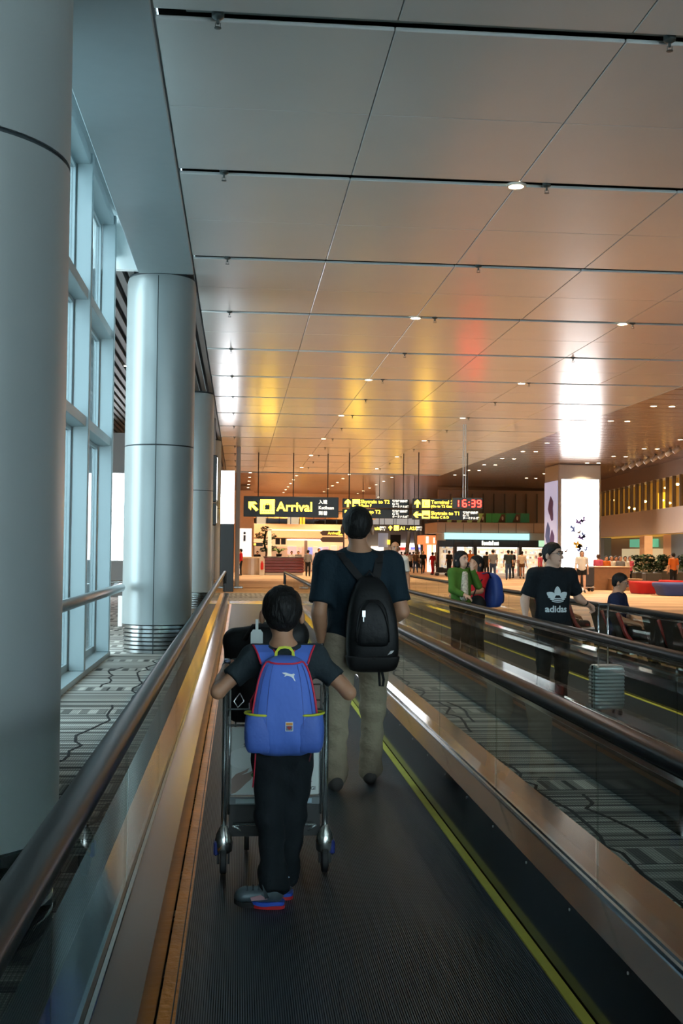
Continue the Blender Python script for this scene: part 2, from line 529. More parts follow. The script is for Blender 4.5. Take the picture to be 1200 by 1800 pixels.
for y, l in ((4.74, 'nearest round pearl grey column cut by the left edge'), (17.84, 'second round pearl grey column, at the end of the window wall'),
             (30.94, 'third round pearl grey column, partly behind the second'), (44.04, 'farthest round pearl grey column beside the white totem')):
    column(y, l)

# ---- outer walls of the building (left, far)
wl = MB().box(-9.2, -9, 17.4, 150, 0, 6.3).build('wall_left', beige); struct(wl, 'beige wall at the far left', 'wall')
wb = MB().box(-2.2, 0, YB-.2, YB, 0, 6.7).box(0, 24, YB-.2, YB, 0, .3).box(0, 24, YB-.2, YB, 4.4, 6.7).box(24, 60, YB-.2, YB, 0, 6.7).build('wall_rear', grey_wall); struct(wb, 'grey wall far behind the camera', 'wall')
w2 = MB().box(0, 24, YB-.16, YB-.04, .3, .36).build('added_rear_window', frame_m); struct(w2, 'added window band behind the camera for fill light', 'window')  # added out of view to let fill light onto the foreground
for k in range(12):
    MB().box(2*k-.04, 2*k+.04, YB-.16, YB-.04, .36, 4.4).build('window_post', frame_m, w2); MB().box(2*k+.04, 2*k+1.96, YB-.106, YB-.094, .36, 4.4).build('pane', rear_glass, w2)
wf = MB().box(-9, 60, 150, 150.2, 0, 6.3).build('wall_back', beige); struct(wf, 'beige wall closing the far end of the hall', 'wall')
wr = MB().box(60, 60.2, YB, 150, 0, 6.3).build('wall_right', beige); struct(wr, 'beige wall at the far right', 'wall')

# ================================================================ MOVING WALKWAYS
def walkway(label, cx, y0, y1, lm, rm, pane0, outer_l, outer_r, pitch=1.67):
    t = thing('moving_walkway', label, 'walkway', (cx, 0, 0))
    hb = .725
    MB().box(-hb, hb, y0, y1, .003, .010).build('belt', belt_m, t)
    m = MB(); n = 170
    for i in range(n):
        x = -hb+.02+(2*hb-.04)*i/(n-1)
        m.box(x-.0022, x+.0022, y0, y1, .010, .016)
    m.build('tread_ribs', rib_m, t, kind='stuff')
    MB().box(-hb, -hb+.045, y0, y1, .010, .020).box(-hb+.05, -hb+.06, y0, y1, .010, .0195).build('edge_strip', lm, t)
    MB().box(hb-.040, hb, y0, y1, .010, .020).build('edge_strip', rm, t)
    # comb plates
    for (a, b, c) in ((y1, y1+2.0, 1),):
        MB().box(-hb-.01, hb+.01, a, b, .003, .02).build('comb_plate', steel, t)
        MB().box(-hb, hb, a-.03, a+.05, .02, .026).build('comb_line', yellow_m, t)
    for s, out in ((-1, outer_l), (1, outer_r)):
        X = lambda a, b: (min(s*a, s*b), max(s*a, s*b))
        # skirt, inner deck, bead, outer deck, outer side
        x0, x1 = X(.730, .742); MB().box(x0, x1, y0, y1, .003, .318).build('skirt', skirt_m, t)
        pr = [(.730, .318), (.845, .338), (.845, .30), (.742, .29)]
        m = MB().prism([(s*a, z) for a, z in pr], 1, lambda u, v, w_: (u, y0+(y1-y0)*w_, v)); m.build('inner_deck', deck_m, t)
        x0, x1 = X(.845, .858); MB().box(x0, x1, y0, y1, .30, .352).build('glazing_bead', deckline_m, t)
        x0, x1 = X(.872, .885); MB().box(x0, x1, y0, y1, .30, .352).build('glazing_bead', deckline_m, t)
        x0, x1 = X(.885, out); MB().box(x0, x1, y0, y1, .315, .338).build('outer_deck', deck_m, t)
        x0, x1 = X(out-.03, out-.005); MB().box(x0, x1, y0, y1, .0, .315).build('outer_side', skirt_m, t)
        # screws along the skirt
        # glass panes
        y = pane0
        while y-pitch > y0: y -= pitch
        g0 = None
        if y-y0 > .15:
            x0, x1 = X(.859, .871); MB().box(x0, x1, y0, y-.006, .31, .90).build('glass_pane', bal_glass, t)
        while y < y1-.3:
            e = min(y+pitch, y1-.05)
            x0, x1 = X(.859, .871)
            if g0 is None or e-y < pitch-.01:
                g0 = MB().box(x0, x1, .006, (e-y)-.006, .31, .90).build('glass_pane', bal_glass, t); g0.location = (0, y, 0)
            else:
                o = g0.copy(); C.objects.link(o); o.parent = t; o.location = (0, y, 0)
            y += pitch
        x0, x1 = X(.850, .880); MB().box(x0, x1, y1-.06, y1, .30, .93).build('end_post', black_m, t)
        # handrail: guide and rubber
        x0, x1 = X(.845, .885); MB().bbox(x0, x1, y0, y1+.02, .885, .915, .006).build('handrail_guide', chrome, t)
        prof = []
        for k in range(20):
            a = 2*PI*k/20; ca, sa = math.cos(a), math.sin(a)
            prof.append((s*.868+.046*math.copysign(abs(ca)**.7, ca), .943+.028*math.copysign(abs(sa)**.8, sa)))
        rings = [[(u, yy, v) for u, v in prof] for yy in (y0, y1-.02)]
        for k in range(1, 9):
            a = PI/2*k/8
            rings.append([(u, y1-.02+.10*math.sin(a)+(v-.943)*math.sin(a), .843+.10*math.cos(a)+(v-.943)*math.cos(a)) for u, v in prof])
        rings.append([(u, y1+.08+(v-.943), .60) for u, v in prof])
        MB().loft(rings).build('handrail', rubber, t, True, angle=1.)
    return t
walk1 = walkway('moving walkway carrying the boy with the trolley', .475, -6, 33, warm_strip_m, yellow_m, 4.16, 1.08, 1.09)
walk2 = walkway('opposite moving walkway carrying the man with the silver suitcase', 3.62, 1.5, 33.4, yellow_m, yellow_m, 5.3, 1.14, 1.10)
sc = mat('screw', (.5, .5, .5), .3, 1.)
s0 = None
for k in range(22):
    y = 2.2+.62*k
    if s0 is None:
        s0 = MB().cyl((.7305, 0, .295), (.727, 0, .295), .006, .005, 8).build('screw', sc, walk1); s0.location = (0, y, 0)
    else:
        o = s0.copy(); C.objects.link(o); o.parent = walk1; o.location = (0, y, 0)

# ================================================================ CEILING LAMPS AND SPRINKLERS
def spot(parent, e, ang=115, col=(1., .72, .42), r=.08, z=-.03):
    l = bpy.data.lights.new('lamp_light', 'SPOT'); l.energy = e; l.color = col; l.spot_size = math.radians(ang); l.spot_blend = .6; l.shadow_soft_size = r
    o = bpy.data.objects.new('lamp_light', l); C.objects.link(o); o.parent = parent; o.location = (0, 0, z)
dl_ring = MB().lathe([(.085, -.004), (.115, -.006), (.118, .02), (.085, .02), (.085, -.004)], 24, cap=False)
dl_lens = MB().lathe([(.01, -.002), (.086, -.001), (.086, .012), (.01, .012)], 20)
dl_meshes = None
ring_mat = mat('lamp_trim', (.7, .65, .58), .4, .3)
def downlight(loc, label, group, energy=0, sc_=1.0):
    global dl_meshes
    t = thing('downlight', label, 'ceiling light', loc, 0, group)
    if dl_meshes is None:
        a = dl_ring.build('trim_ring', ring_mat, t, True, angle=.6); b = dl_lens.build('lens', lamp_e, t); dl_meshes = (a, b)
    else:
        for q in dl_meshes:
            o = q.copy(); C.objects.link(o); o.parent = t; o.scale = (sc_, sc_, 1)
    if energy: spot(t, energy)
    return t
for rx, rn in ((3.11, 'left'), (6.93, 'right')):
    for k in range(7):
        y = GAP0+.07+7.46*k
        if rn == 'right' and k == 0: continue
        n = k if rn == 'left' else k-1
        e = 330 if k < 2 else 850
        downlight((rx, y, ZC-.004), '%s round downlight from the camera in the %s row of the panel ceiling' % (ORD[n], rn), 'downlights of the panel ceiling', e)
# pairs of downlights in the bronze ceiling
n = 0
for xi, bx in enumerate((12.5, 17.2, 22.0, 27.0, 33.0)):
    for yi in range(9):
        y = 33.5+4.0*yi+(1.7 if xi % 2 else 0)
        for d in (0, .58):
            if xi >= 3 and yi < 4: continue
            n += 1
            lbl = '%s lamp of the %s pair in the %s row of bronze ceiling downlights' % ('left' if d == 0 else 'right', ORD[yi], ORD[xi].replace('nearest', 'first'))
            downlight((bx+d, y, ZC+.296), lbl, 'paired downlights of the bronze ceiling', 1300 if d == 0 else 0)
for xi, bx in enumerate((-4.5, 0.6, 3.4, 6.4, 9.2)):
    for yi in range(7):
        y = 64.5+4.0*yi+(2. if xi % 2 else 0)
        lbl = '%s downlight in the %s row of the bronze ceiling above the information desk' % (ORD[yi], ORD[xi].replace('nearest', 'first'))
        downlight((bx, y, ZC+.296), lbl, 'downlights above the information desk', 1700 if yi % 2 == 0 else 0)
for xi, bx in enumerate((5.5, 11.5, 18.0)):
    for yi in range(4):
        y = 94+5.*yi
        downlight((bx, y, ZC+.296), '%s downlight in the %s row of the bronze ceiling over the crowd' % (ORD[yi], ORD[xi].replace('nearest', 'first')), 'downlights over the crowd', 1700 if yi % 2 == 0 else 0)
downlight((-2.6, 26.5, ZC+.015), 'single downlight in the slatted ceiling left of the second column', 'downlights of the slatted ceiling', 60)
# sprinklers
sp_m = mat('sprinkler_metal', (.10, .12, .12), .4, .7)
sp0 = None
for k in range(-1, 13):
    for xi, x in enumerate((-.22, 3.45, 7.1)):
        if xi == 2 and k < 2: continue
        t = thing('sprinkler', 'small hanging sprinkler head in the %s ceiling gap, %s' % (ORD[k+1], ('left end', 'middle', 'right')[xi]), 'sprinkler', (x, GAP0+GAPP*k, ZC), 0, 'ceiling sprinklers')
        if sp0 is None:
            m = MB().lathe([(.05, .05), (.05, -.005), (.03, -.02), (.012, -.025), (.012, -.06), (.005, -.062)], 12)
            a = m.build('body', sp_m, t, True, angle=.6)
            m = MB().lathe([(.004, -.095), (.028, -.093), (.028, -.089), (.004, -.087)], 12); m.box(-.022, -.018, -.004, .004, -.09, -.05); m.box(.018, .022, -.004, .004, -.09, -.05)
            b = m.build('deflector', sp_m, t); sp0 = (a, b)
        else:
            for q in sp0:
                o = q.copy(); C.objects.link(o); o.parent = t
# ================================================================ HANGING SIGNS
def px_rect(px0, px1, py0, py1, y):
    a, b = P((px0+px1)/2, (py0+py1)/2, y), None
    x0, x1 = P(px0, (py0+py1)/2, y)[0], P(px1, (py0+py1)/2, y)[0]
    z1, z0 = P((px0+px1)/2, py0, y)[2], P((px0+px1)/2, py1, y)[2]
    return x0, x1, z0, z1
def pbox(m, px0, px1, py0, py1, y, d):
    x0, x1, z0, z1 = px_rect(px0, px1, py0, py1, y)
    return m.box(x0, x1, y, y+d, z0, z1)
ARROW_UP = [(-.11, -.5), (.11, -.5), (.11, .12), (.36, -.12), (.36, .16), (0, .5), (-.36, .16), (-.36, -.12), (-.11, .12)]
def arrow(parent, x, z, size, rot, m=None, y=-.012):
    c, s = math.cos(rot), math.sin(rot)
    MB().prism([(x+size*(u*c-v*s), z+size*(u*s+v*c)) for u, v in ARROW_UP], .010, lambda u, v, w_: (u, y-.004+w_, v)).build('arrow', m or s_yellow, parent)
def picto(parent, x, z, size, kind, m=None, y=-.012):
    o = MB().bbox(x, x+size, y-.006, y+.006, z, z+size, .008).build('pictogram', m or s_yellow, parent)
    k = MB(); q = lambda a, b, c, d: k.box(x+size*a, x+size*b, y-.012, y-.004, z+size*c, z+size*d)
    if kind == 'case':
        q(.33, .67, .28, .64); q(.42, .46, .64, .72); q(.54, .58, .64, .72); q(.42, .58, .70, .74)
        q(.23, .28, .28, .64); q(.72, .77, .28, .64)
        for i in range(5): q(.12+.17*i, .18+.17*i, .12, .17)
    elif kind == 'train':
        q(.14, .86, .16, .42); k.use(0); q(.30, .70, .50, .54)
    elif kind == 'bus':
        q(.15, .85, .3, .7); q(.22, .32, .2, .3); q(.68, .78, .2, .3)
    else:
        q(.25, .75, .25, .32); q(.25, .32, .25, .7)
    k.build('pictogram_glyph', signblk, parent)
rod_m = mat('dark_rod', (.02, .02, .02), .5)
def hanging_sign(label, y, rect, boards, rods):
    x0, x1, z0, z1 = rect
    t = thing('hanging_sign', label, 'sign', (x0, y, z0), 0, 'suspended direction signs')
    for b in boards:
        bo = MB().bbox(b[0], b[1], 0, .16, b[2], b[3], .012).build('board', signblk, t)
    for rx in rods:
        top = ZC+.2 if y < YE else ZC+.32
        MB().cyl((rx, .08, z1-z0-.01), (rx, .08, top-z0), .022, .022, 8).build('hanger_rod', rod_m, t)
    return t
# Arrival sign
Y1 = 49.0
r1 = px_rect(428, 595, 873, 909, Y1)
W1, H1 = r1[1]-r1[0], r1[3]-r1[2]
t = hanging_sign('large black Arrival sign with yellow lettering, left of the hanging signs', Y1, r1, [(0, W1, 0, H1)], [.62, 2.13, 3.62])
arrow(t, .40, .46, .52, PI/4); picto(t, .71, .13, .62, 'case')
text_mesh('Arrival', .56, s_yellow_txt, 'lettering', t, (1.42, -.012, .26), bold=.012)
for s_, dx, i in (('入境', 0, 0), ('Ketibaan', 0, 1), ('到', 0, 2), ('着', .20, 2)):
    text_mesh(s_, .19, s_white, 'lettering', t, (3.22+dx, -.012, .60-.24*i), bold=.004)
# Skytrain / bus sign
Y2 = 48.3
r2 = px_rect(602, 719, 877, 911, Y2); W2, H2 = r2[1]-r2[0], r2[3]-r2[2]
t = hanging_sign('two-board black sign for train and bus, behind the tall man', Y2, r2, [(0, W2, H2/2+.02, H2), (0, W2, 0, H2/2-.02)], [.28, 2.62])
for i, (a, b, rot, kd) in enumerate((('Skytrain to T2', 'Gates F', 0, 'train'), ('Bus to T2', 'Gates F', PI/4, 'bus'))):
    zb = H2/2+.02 if i == 0 else 0
    arrow(t, .22, zb+.2, .34, rot); picto(t, .42, zb+.04, .32, kd)
    text_mesh(a, .215, s_yellow_txt, 'lettering', t, (.77, -.012, zb+.20), bold=.001)
    text_mesh(b, .15, s_yellow_txt, 'lettering', t, (.77, -.012, zb+.05), bold=.001)
    for j, s_ in enumerate(('轻轨往候机楼', 'Ke T2', 'ターミナル2行')): text_mesh(s_, .11, s_white, 'lettering', t, (2.13, -.012, zb+.27-.115*j), bold=.003)
# Terminal / Skytrain T1 sign
Y3 = 47.5
r3 = px_rect(725, 841, 877, 914, Y3); W3, H3 = r3[1]-r3[0], r3[3]-r3[2]
t = hanging_sign('two-board black sign behind the red digital clock', Y3, r3, [(0, W3, H3/2+.02, H3), (0, W3, 0, H3/2-.02)], [.26, 2.35])
for i, (a, b, rot, kd) in enumerate((('Terminal 2', '(Go to T2 Gates)', 0, 'plain'), ('Skytrain to T1', 'Gates C & D', PI/2, 'train'))):
    zb = H3/2+.02 if i == 0 else 0
    arrow(t, .20, zb+.21, .34, rot); picto(t, .40, zb+.05, .33, kd)
    text_mesh(a, .215, s_yellow_txt, 'lettering', t, (.78, -.012, zb+.21), bold=.001)
    text_mesh(b, .145, s_yellow_txt, 'lettering', t, (.78, -.012, zb+.06), bold=.001)
    if i:
        for j, s_ in enumerate(('轻轨往候机楼', 'Ke T1', 'ターミナル1行')): text_mesh(s_, .11, s_white, 'lettering', t, (2.14, -.012, zb+.28-.115*j), bold=.003)
# digital clock
YK = 36.7
rk = px_rect(795, 848, 875, 894, YK); WK, HK = rk[1]-rk[0], rk[3]-rk[2]
t = thing('digital_clock', 'hanging black digital clock with red numerals 16:39', 'clock', (rk[0], YK, rk[2]))
MB().bbox(0, WK, 0, .14, 0, HK, .01).build('case', signblk, t)
for rx in (.36, .44):
    MB().cyl((rx, .07, HK-.01), (rx, .07, ZC+.2-rk[2]), .014, .014, 8).build('hanger_rod', mat('grey_rod', (.4, .42, .42), .4, .8), t)
SEG = {'a': (.0, 1., 2., 'h'), 'g': (.0, 1., 1., 'h'), 'd': (.0, 1., 0., 'h'), 'f': (0., 1., 0, 'v'), 'b': (1., 1., 0, 'v'), 'e': (0., 0., 0, 'v'), 'c': (1., 0., 0, 'v')}
def digit(parent, x, z, w_, h, segs):
    m = MB(); q = .030
    for s_ in segs:
        if s_ in 'agd':
            zz = z+{'a': h, 'g': h/2, 'd': 0}[s_]; m.box(x+q*.4, x+w_-q*.4, -.012, -.004, zz-q/2, zz+q/2)
        else:
            xx = x+(0 if s_ in 'fe' else w_); zz = z+(h/2 if s_ in 'fb' else 0); m.box(xx-q/2, xx+q/2, -.012, -.004, zz+q*.4, zz+h/2-q*.4)
    m.build('numeral', s_red, parent)
for x, sg in ((.14, 'bc'), (.34, 'afgedc'), (.62, 'abgcd'), (.82, 'afgbcd')):
    digit(t, x if sg != 'bc' else x-.06, .06, .12, .215, sg)
MB().box(.535, .565, -.012, -.004, .10, .13).box(.535, .565, -.012, -.004, .20, .23).build('colon', s_red, t)
# far smaller signs
for (px0, px1, py0, py1, yy, label, txt, ar) in ((680, 740, 922.5, 934, 74, 'small black gate sign A1 - A21 over the crowd', 'A1 - A21', 0), (628, 676, 922.5, 934, 74.6, 'small black train sign half behind the tall man', 'Train', PI/4)):
    r = px_rect(px0, px1, py0, py1, yy); w_, h = r[1]-r[0], r[3]-r[2]
    t = hanging_sign(label, yy, r, [(0, w_, 0, h)], [w_*.2, w_*.8])
    arrow(t, .22, h*.5, .3, ar); picto(t, .46, .05, .32, 'plain')
    text_mesh(txt, .30, s_yellow_txt, 'lettering', t, (.86, -.012, .10), bold=.006)
    text_mesh('登机门', .13, s_white, 'lettering', t, (w_-.34, -.012, .22), bold=.004)
    text_mesh('ゲート', .13, s_white, 'lettering', t, (w_-.34, -.012, .06), bold=.004)
# arrow shaped finger post
YA = 66.
ta = thing('finger_post', 'brown finger post with two pointed boards, one reading Arrival', 'sign', (P(604, 970, YA)[0], YA, 0))
ox = P(604, 970, YA)[0]
MB().cyl((0, .05, 0), (0, .05, 3.0), .05, .05, 10).build('post', mat('brown_post', (.05, .03, .025), .5), ta, True)
brn = mat('brown_board', (.06, .035, .03), .5)
for i, (p0, p1) in enumerate(((932.5, 941.5), (944, 953))):
    r = px_rect(562, 604, p0, p1, YA); zz = (r[2]+r[3])/2; hh = (r[3]-r[2])/2
    MB().prism([(r[0]-ox, zz), (r[0]-ox+.16, zz+hh), (r[1]-ox, zz+hh), (r[1]-ox, zz-hh), (r[0]-ox+.16, zz-hh)], .06, lambda u, v, w_: (u, -.05+w_, v)).build('pointed_board', brn, ta)
    if i == 0:
        text_mesh('Arrival', .22, s_yellow_edge, 'lettering', ta, (r[0]-ox+.46, -.055, zz-.08), bold=.004)
        picto(ta, r[1]-ox-.31, zz-.12, .24, 'case', s_yellow_edge, -.055)

# ================================================================ TOTEM AND LEFT BACKGROUND
t = thing('advert_totem', 'tall slim totem with glowing white screen above a black base', 'totem', (-.45, 43.0, 0))
MB().bbox(-.26, .26, 0, .45, 0, 2.55, .015).build('base', black_m, t)
MB().bbox(-.26, .26, .03, .45, 2.55, 4.56, .01).build('body', black_m, t)
MB().box(-.25, .25, .018, .03, 2.56, 4.55).build('screen', screen_e, t)
t = thing('steel_post', 'narrow grey steel post right of the white totem', 'post', (-.06, 46.5, 0))
MB().bbox(-.09, .09, 0, .3, 0, ZC, .02).build('shaft', grey_wall, t)
MB().bbox(-.13, .25, -.05, .35, 0, .10, .02).build('foot_plate', ring_steel, t)
t = thing('bracket_screen', 'dark bracket screens on the third column', 'screen', (-.73, 36.5, 0))
for i, (z0, z1) in enumerate(((3.1, 4.6), (2.35, 3.05))):
    MB().bbox(-.22, 0, 0, .5, z0, z1, .02).build('screen_case', black_m, t)
    MB().box(0, .008, .05, .45, z0+.08, z1-.08).build('display', screen_e if i == 0 else s_white, t)
MB().cyl((-.12, .25, 0), (-.12, .25, 5.8), .06, .06, 10).build('pole', grey_wall, t, True)
t = thing('wall_board', 'glowing white wall panel seen between window wall and second column', 'panel', (-4.0, 38, 0))
MB().box(-1.4, 1.2, 0, .2, 0, 5.4).build('backing', grey_wall, t)
MB().bbox(-1.2, 1.0, -.05, 0, 1.15, 4.1, .01).build('frame', mat('light_frame', (.5, .5, .5), .4), t)
MB().box(-1.15, .95, -.06, -.05, 1.2, 4.05).build('lit_face', screen_e, t)
t = thing('floor_barrier', 'low barrier with two silver rails and white balusters', 'barrier', (-2.35, 23.5, 0), .25)
for z in (.92, .72):
    MB().tube([(-1.3, 0, z-.1), (1., 0, z+.06)], .03, 8).build('rail', steel, t, True)
for k in range(8):
    MB().box(-1.2+.28*k, -1.12+.28*k, -.02, .02, 0, .62).build('baluster', mat('white_baluster', (.8, .8, .78), .5), t)

# info panel
YI = 75.
def local_thing(name, label, cat, px, y, group=None):
    p = P(px, 980, y)
    return thing(name, label, cat, (p[0], y, 0), 0, group)
r = px_rect(417, 442, 929, 978, YI)
t = thing('information_panel', 'tall white glowing panel with a dark letter i', 'sign', ((r[0]+r[1])/2, YI, 0)); hw = (r[1]-r[0])/2
MB().bbox(-hw, hw, 0, .3, 0, r[3], .02).build('panel', mat('info_white', (.85, .88, .9), .5, emit=(.85, .93, 1.), es=.75), t)
ink = mat('info_ink', (.02, .03, .06), .5)
MB().cyl((0, -.02, r[3]-.30), (0, 0, r[3]-.30), .085, .085, 16).build('letter_dot', ink, t)
MB().box(-.075, .075, -.02, 0, r[3]-.82, r[3]-.44).build('letter_stem', ink, t)
# desks
YD = 72.
r = px_rect(421, 461.5, 978, 1008, YD); cx = (r[0]+r[1])/2; hw = (r[1]-r[0])/2
t = thing('steel_counter', 'curved brushed metal counter left of the wooden desk', 'counter', (cx, YD, 0))
m = MB(); prof = []
for k in range(13):
    a = PI*(1+k/12); prof.append((hw*math.cos(a), .5+.5*math.sin(a)))
prof += [(hw, 1.2), (-hw, 1.2)]
m.prism(prof, 1, lambda u, v, w_: (u, v, 1.05*w_)).build('body', mat('warm_steel', (.55, .45, .36), .35, .6), t)
m = MB().prism([(u*1.04, v*1.02-.04) for u, v in prof], 1, lambda u, v, w_: (u, v, 1.05+.09*w_)).build('top', mat('cream_top', (.75, .66, .52), .5), t)
t = local_thing('fire_extinguisher_stand', 'red extinguisher in a white stand between the two counters', 'extinguisher', 460.5, 71.4)
MB().bbox(-.16, .16, .1, .25, 0, 1.05, .01).build('stand', mat('white_stand', (.7, .68, .62), .5), t)
MB().lathe([(.07, .35), (.09, .38), (.09, .75), (.03, .84), (.03, .9)], 12, (0, .0, 0)).build('cylinder', mat('red_paint', (.55, .02, .02), .35), t, True)
r = px_rect(464, 534, 976, 1008, YD); cx = (r[0]+r[1])/2; hw = (r[1]-r[0])/2
t = thing('wooden_desk', 'dark red wooden information desk with horizontal boards', 'desk', (cx, YD, 0))
MB().bbox(-hw+.05, hw-.05, .06, 1.4, .0, .16, .01).build('plinth', mat('white_plinth', (.6, .55, .5), .5), t)
for k in range(5):
    z0 = .18+.188*k
    MB().bbox(-hw, hw, 0, 1.45, z0, z0+.172, .012).build('board', wood_dark, t)
MB().bbox(-hw-.03, hw+.03, -.04, 1.5, 1.12, 1.17, .01).build('desk_top', mat('desk_top', (.05, .03, .03), .3), t)
t = local_thing('white_pillar', 'slim white post rising behind the wooden desk', 'post', 473.5, 76)
MB().bbox(-.13, .13, 0, .26, 0, 2.95, .02).build('shaft', mat('white_post', (.75, .74, .70), .5), t)
MB().bbox(-.17, .17, -.04, .3, 2.95, 3.02, .02).build('cap', mat('white_post', (.75, .74, .70), .5), t)
t = local_thing('small_sign', 'small black and orange sign on a thin post left of the tree', 'sign', 446, 77)
MB().cyl((0, 0, 0), (0, 0, 1.85), .03, .03, 8).build('post', black_m, t)
MB().bbox(-.08, .60, -.06, 0, 1.83, 2.08, .01).build('board', black_m, t)
picto(t, -.02, 1.88, .15, 'plain', s_yellow_edge, -.065)
# plants
def leaf_cluster(m, c, r, n, size, rnd):
    for i in range(n):
        d = Vector((rnd.gauss(0, 1), rnd.gauss(0, 1), rnd.gauss(0, 1))).normalized()*r*rnd.uniform(.55, 1.)
        p = Vector(c)+Vector((d.x, d.y, d.z*.6)); a = rnd.uniform(0, 2*PI); tl = rnd.uniform(-.6, .6)
        u = Vector((math.cos(a), math.sin(a), tl)).normalized()*size; v = u.cross(Vector((0, 0, 1))).normalized()*size*.45; n_ = Vector((0, 0, .006))
        m.add([p-u, p+v, p+u, p-v, p+n_], [(0, 1, 4), (1, 2, 4), (2, 3, 4), (3, 0, 4), (3, 2, 1, 0)])
rn = random.Random(4)
t = local_thing('potted_tree', 'dark clipped tree with cloud shaped crowns behind the desk', 'tree', 466, 77.5)
MB().bbox(-.4, .4, -.4, .4, 0, .8, .03).build('planter', grey_wall, t)
MB().tube([(0, 0, .7), (.08, 0, 1.4), (-.1, .05, 2.1), (.05, 0, 2.9)], .07, 8).build('trunk', mat('bark', (.06, .035, .02), .8), t, True)
for c, rr in (((-.35, 0, 2.55), .38), ((.0, 0, 3.0), .36), ((.45, 0, 2.5), .36), ((.1, -.1, 2.1), .34), ((-.1, 0, 1.6), .3), ((.5, 0, 1.7), .36)):
    m = MB(); leaf_cluster(m, c, rr, 150, .12, rn); m.build('crown', leaf_m, t)
t = local_thing('fern', 'bright green fern spreading on the wooden desk', 'plant', 490, 72.7)
t.location.z = 1.17
MB().lathe([(.16, 0), (.2, .18), (.17, .18), (.1, .16)], 14).build('pot', black_m, t, True)
m = MB()
for i in range(38):
    a = rn.uniform(0, 2*PI); L = rn.uniform(.35, .62); pts = []
    for k in range(6):
        s_ = k/5; pts.append((math.cos(a)*L*s_, math.sin(a)*L*s_, .16+.62*L*math.sin(s_*2.3)))
    m.tube(pts, .03, 4, True, [.012, .035, .045, .04, .025, .005], flat=(1, .25))
m.build('fronds', leaf2_m, t)

# mezzanine and shop behind the desk
YM = 84.
mz = MB(); pbox(mz, 404, 612, 921, 945.5, YM, 8.); mzo = mz.build('wall_mezzanine', beige); struct(mzo, 'beige mezzanine front with a glowing cove', 'wall')
m = MB(); pbox(m, 470, 600, 931, 933, YM-.25, .25); m.build('cove_light', mat('cove_glow', (1, .8, .5), .5, emit=(1., .72, .42), es=1.6), mzo)
m = MB(); pbox(m, 455, 608, 933, 945.5, YM-.5, .5); m.build('lower_fascia', beige, mzo)
wl2 = MB(); pbox(wl2, 404, 446, 862, 1008, 80.5, .4); o = wl2.build('wall_beige', beige); struct(o, 'beige panelled wall beyond the white totem', 'wall')
wl3 = MB(); pbox(wl3, 440, 660, 862, 912, 90, .4); o = wl3.build('wall_upper', beige); struct(o, 'upper beige wall behind the Arrival sign', 'wall')
ra = thing('balcony_railing', 'glass balcony railing above the mezzanine front', 'railing', (P(450, 920, YM)[0], YM+.2, P(450, 921, YM)[2]))
L_ = P(612, 920, YM)[0]-P(450, 920, YM)[0]
MB().tube([(0, 0, 1.0), (L_, 0, 1.0)], .04, 8).build('rail', steel, ra, True)
for k in range(8):
    x = L_*k/8
    MB().box(x+.03, x+L_/8-.03, 0, .03, .05, .95).build('glass_panel', shop_glass, ra)
    MB().box(x-.025, x+.025, -.02, .05, 0, 1.0).build('post', black_m, ra)
for i, (a, b, mm) in enumerate(((451, 467, screen_e), (505, 525, screen_e), (527, 536, s_yellow_edge))):
    r = px_rect(a, b, 905, 920, 86); o = MB().bbox(r[0], r[1], 86, 86.1, P(450, 921, YM)[2], r[3], .02)
    ob = o.build('balcony_screen', mat('pale_screen', (.8, .8, .85), .5, emit=(.8, .82, .9), es=.9) if i < 2 else s_yellow_edge)
    tag(ob, ('white screen on the mezzanine, left', 'white screen on the mezzanine, right of centre', 'small yellow screen on the mezzanine')[i], 'screen')
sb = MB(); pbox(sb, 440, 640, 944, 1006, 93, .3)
sbo = sb.build('wall_shop', mat('glow_shop_wall', (.8, .6, .42), .6, emit=(1., .66, .38), es=.35)); struct(sbo, 'shop back wall below the mezzanine with painted-in warm glow', 'wall')  # shop lighting is put into the wall as its own glow
for i, (a, b, c, d, colr) in enumerate(((505, 521, 960, 974, (.9, .55, .5)), (523, 530, 962, 972, (.75, .5, .4)), (541, 549, 962, 976, (.35, .4, .9)), (551, 558, 961, 973, (.8, .65, .5)), (560, 566, 962, 974, (.55, .6, .9)), (568, 577, 961, 976, (.95, .5, .55)), (581, 592, 959, 978, (.9, .7, .5)), (596, 606, 960, 976, (.6, .4, .3)))):
    r = px_rect(a, b, c, d, 92.8)
    ob = MB().bbox(r[0], r[1], 92.7, 92.95, r[2], r[3], .02).build('lit_poster', mat('poster_%d' % i, colr, .5, emit=colr, es=.9), sbo)
    ob['label'] = ('pink', 'tan', 'blue', 'cream', 'lavender', 'rose', 'peach', 'brown')[i]+' lit poster'
for i, (a, b) in enumerate(((484, 492), (494, 502), (535, 540))):
    r = px_rect(a, b, 946, 1000 if i == 2 else 957, 88); o = MB().bbox(r[0], r[1], 88, 88.3, r[2] if i < 2 else 0, r[3], .02).build('dark_screen' if i < 2 else 'brown_pillar', black_m if i < 2 else fascia_m, mzo if i < 2 else None)
    if i == 2: tag(o, 'brown pillar in front of the lit posters', 'pillar')
o = MB(); pbox(o, 505, 600, 948, 950, 87, .4); o.build('strip_light', shop_w, mzo)

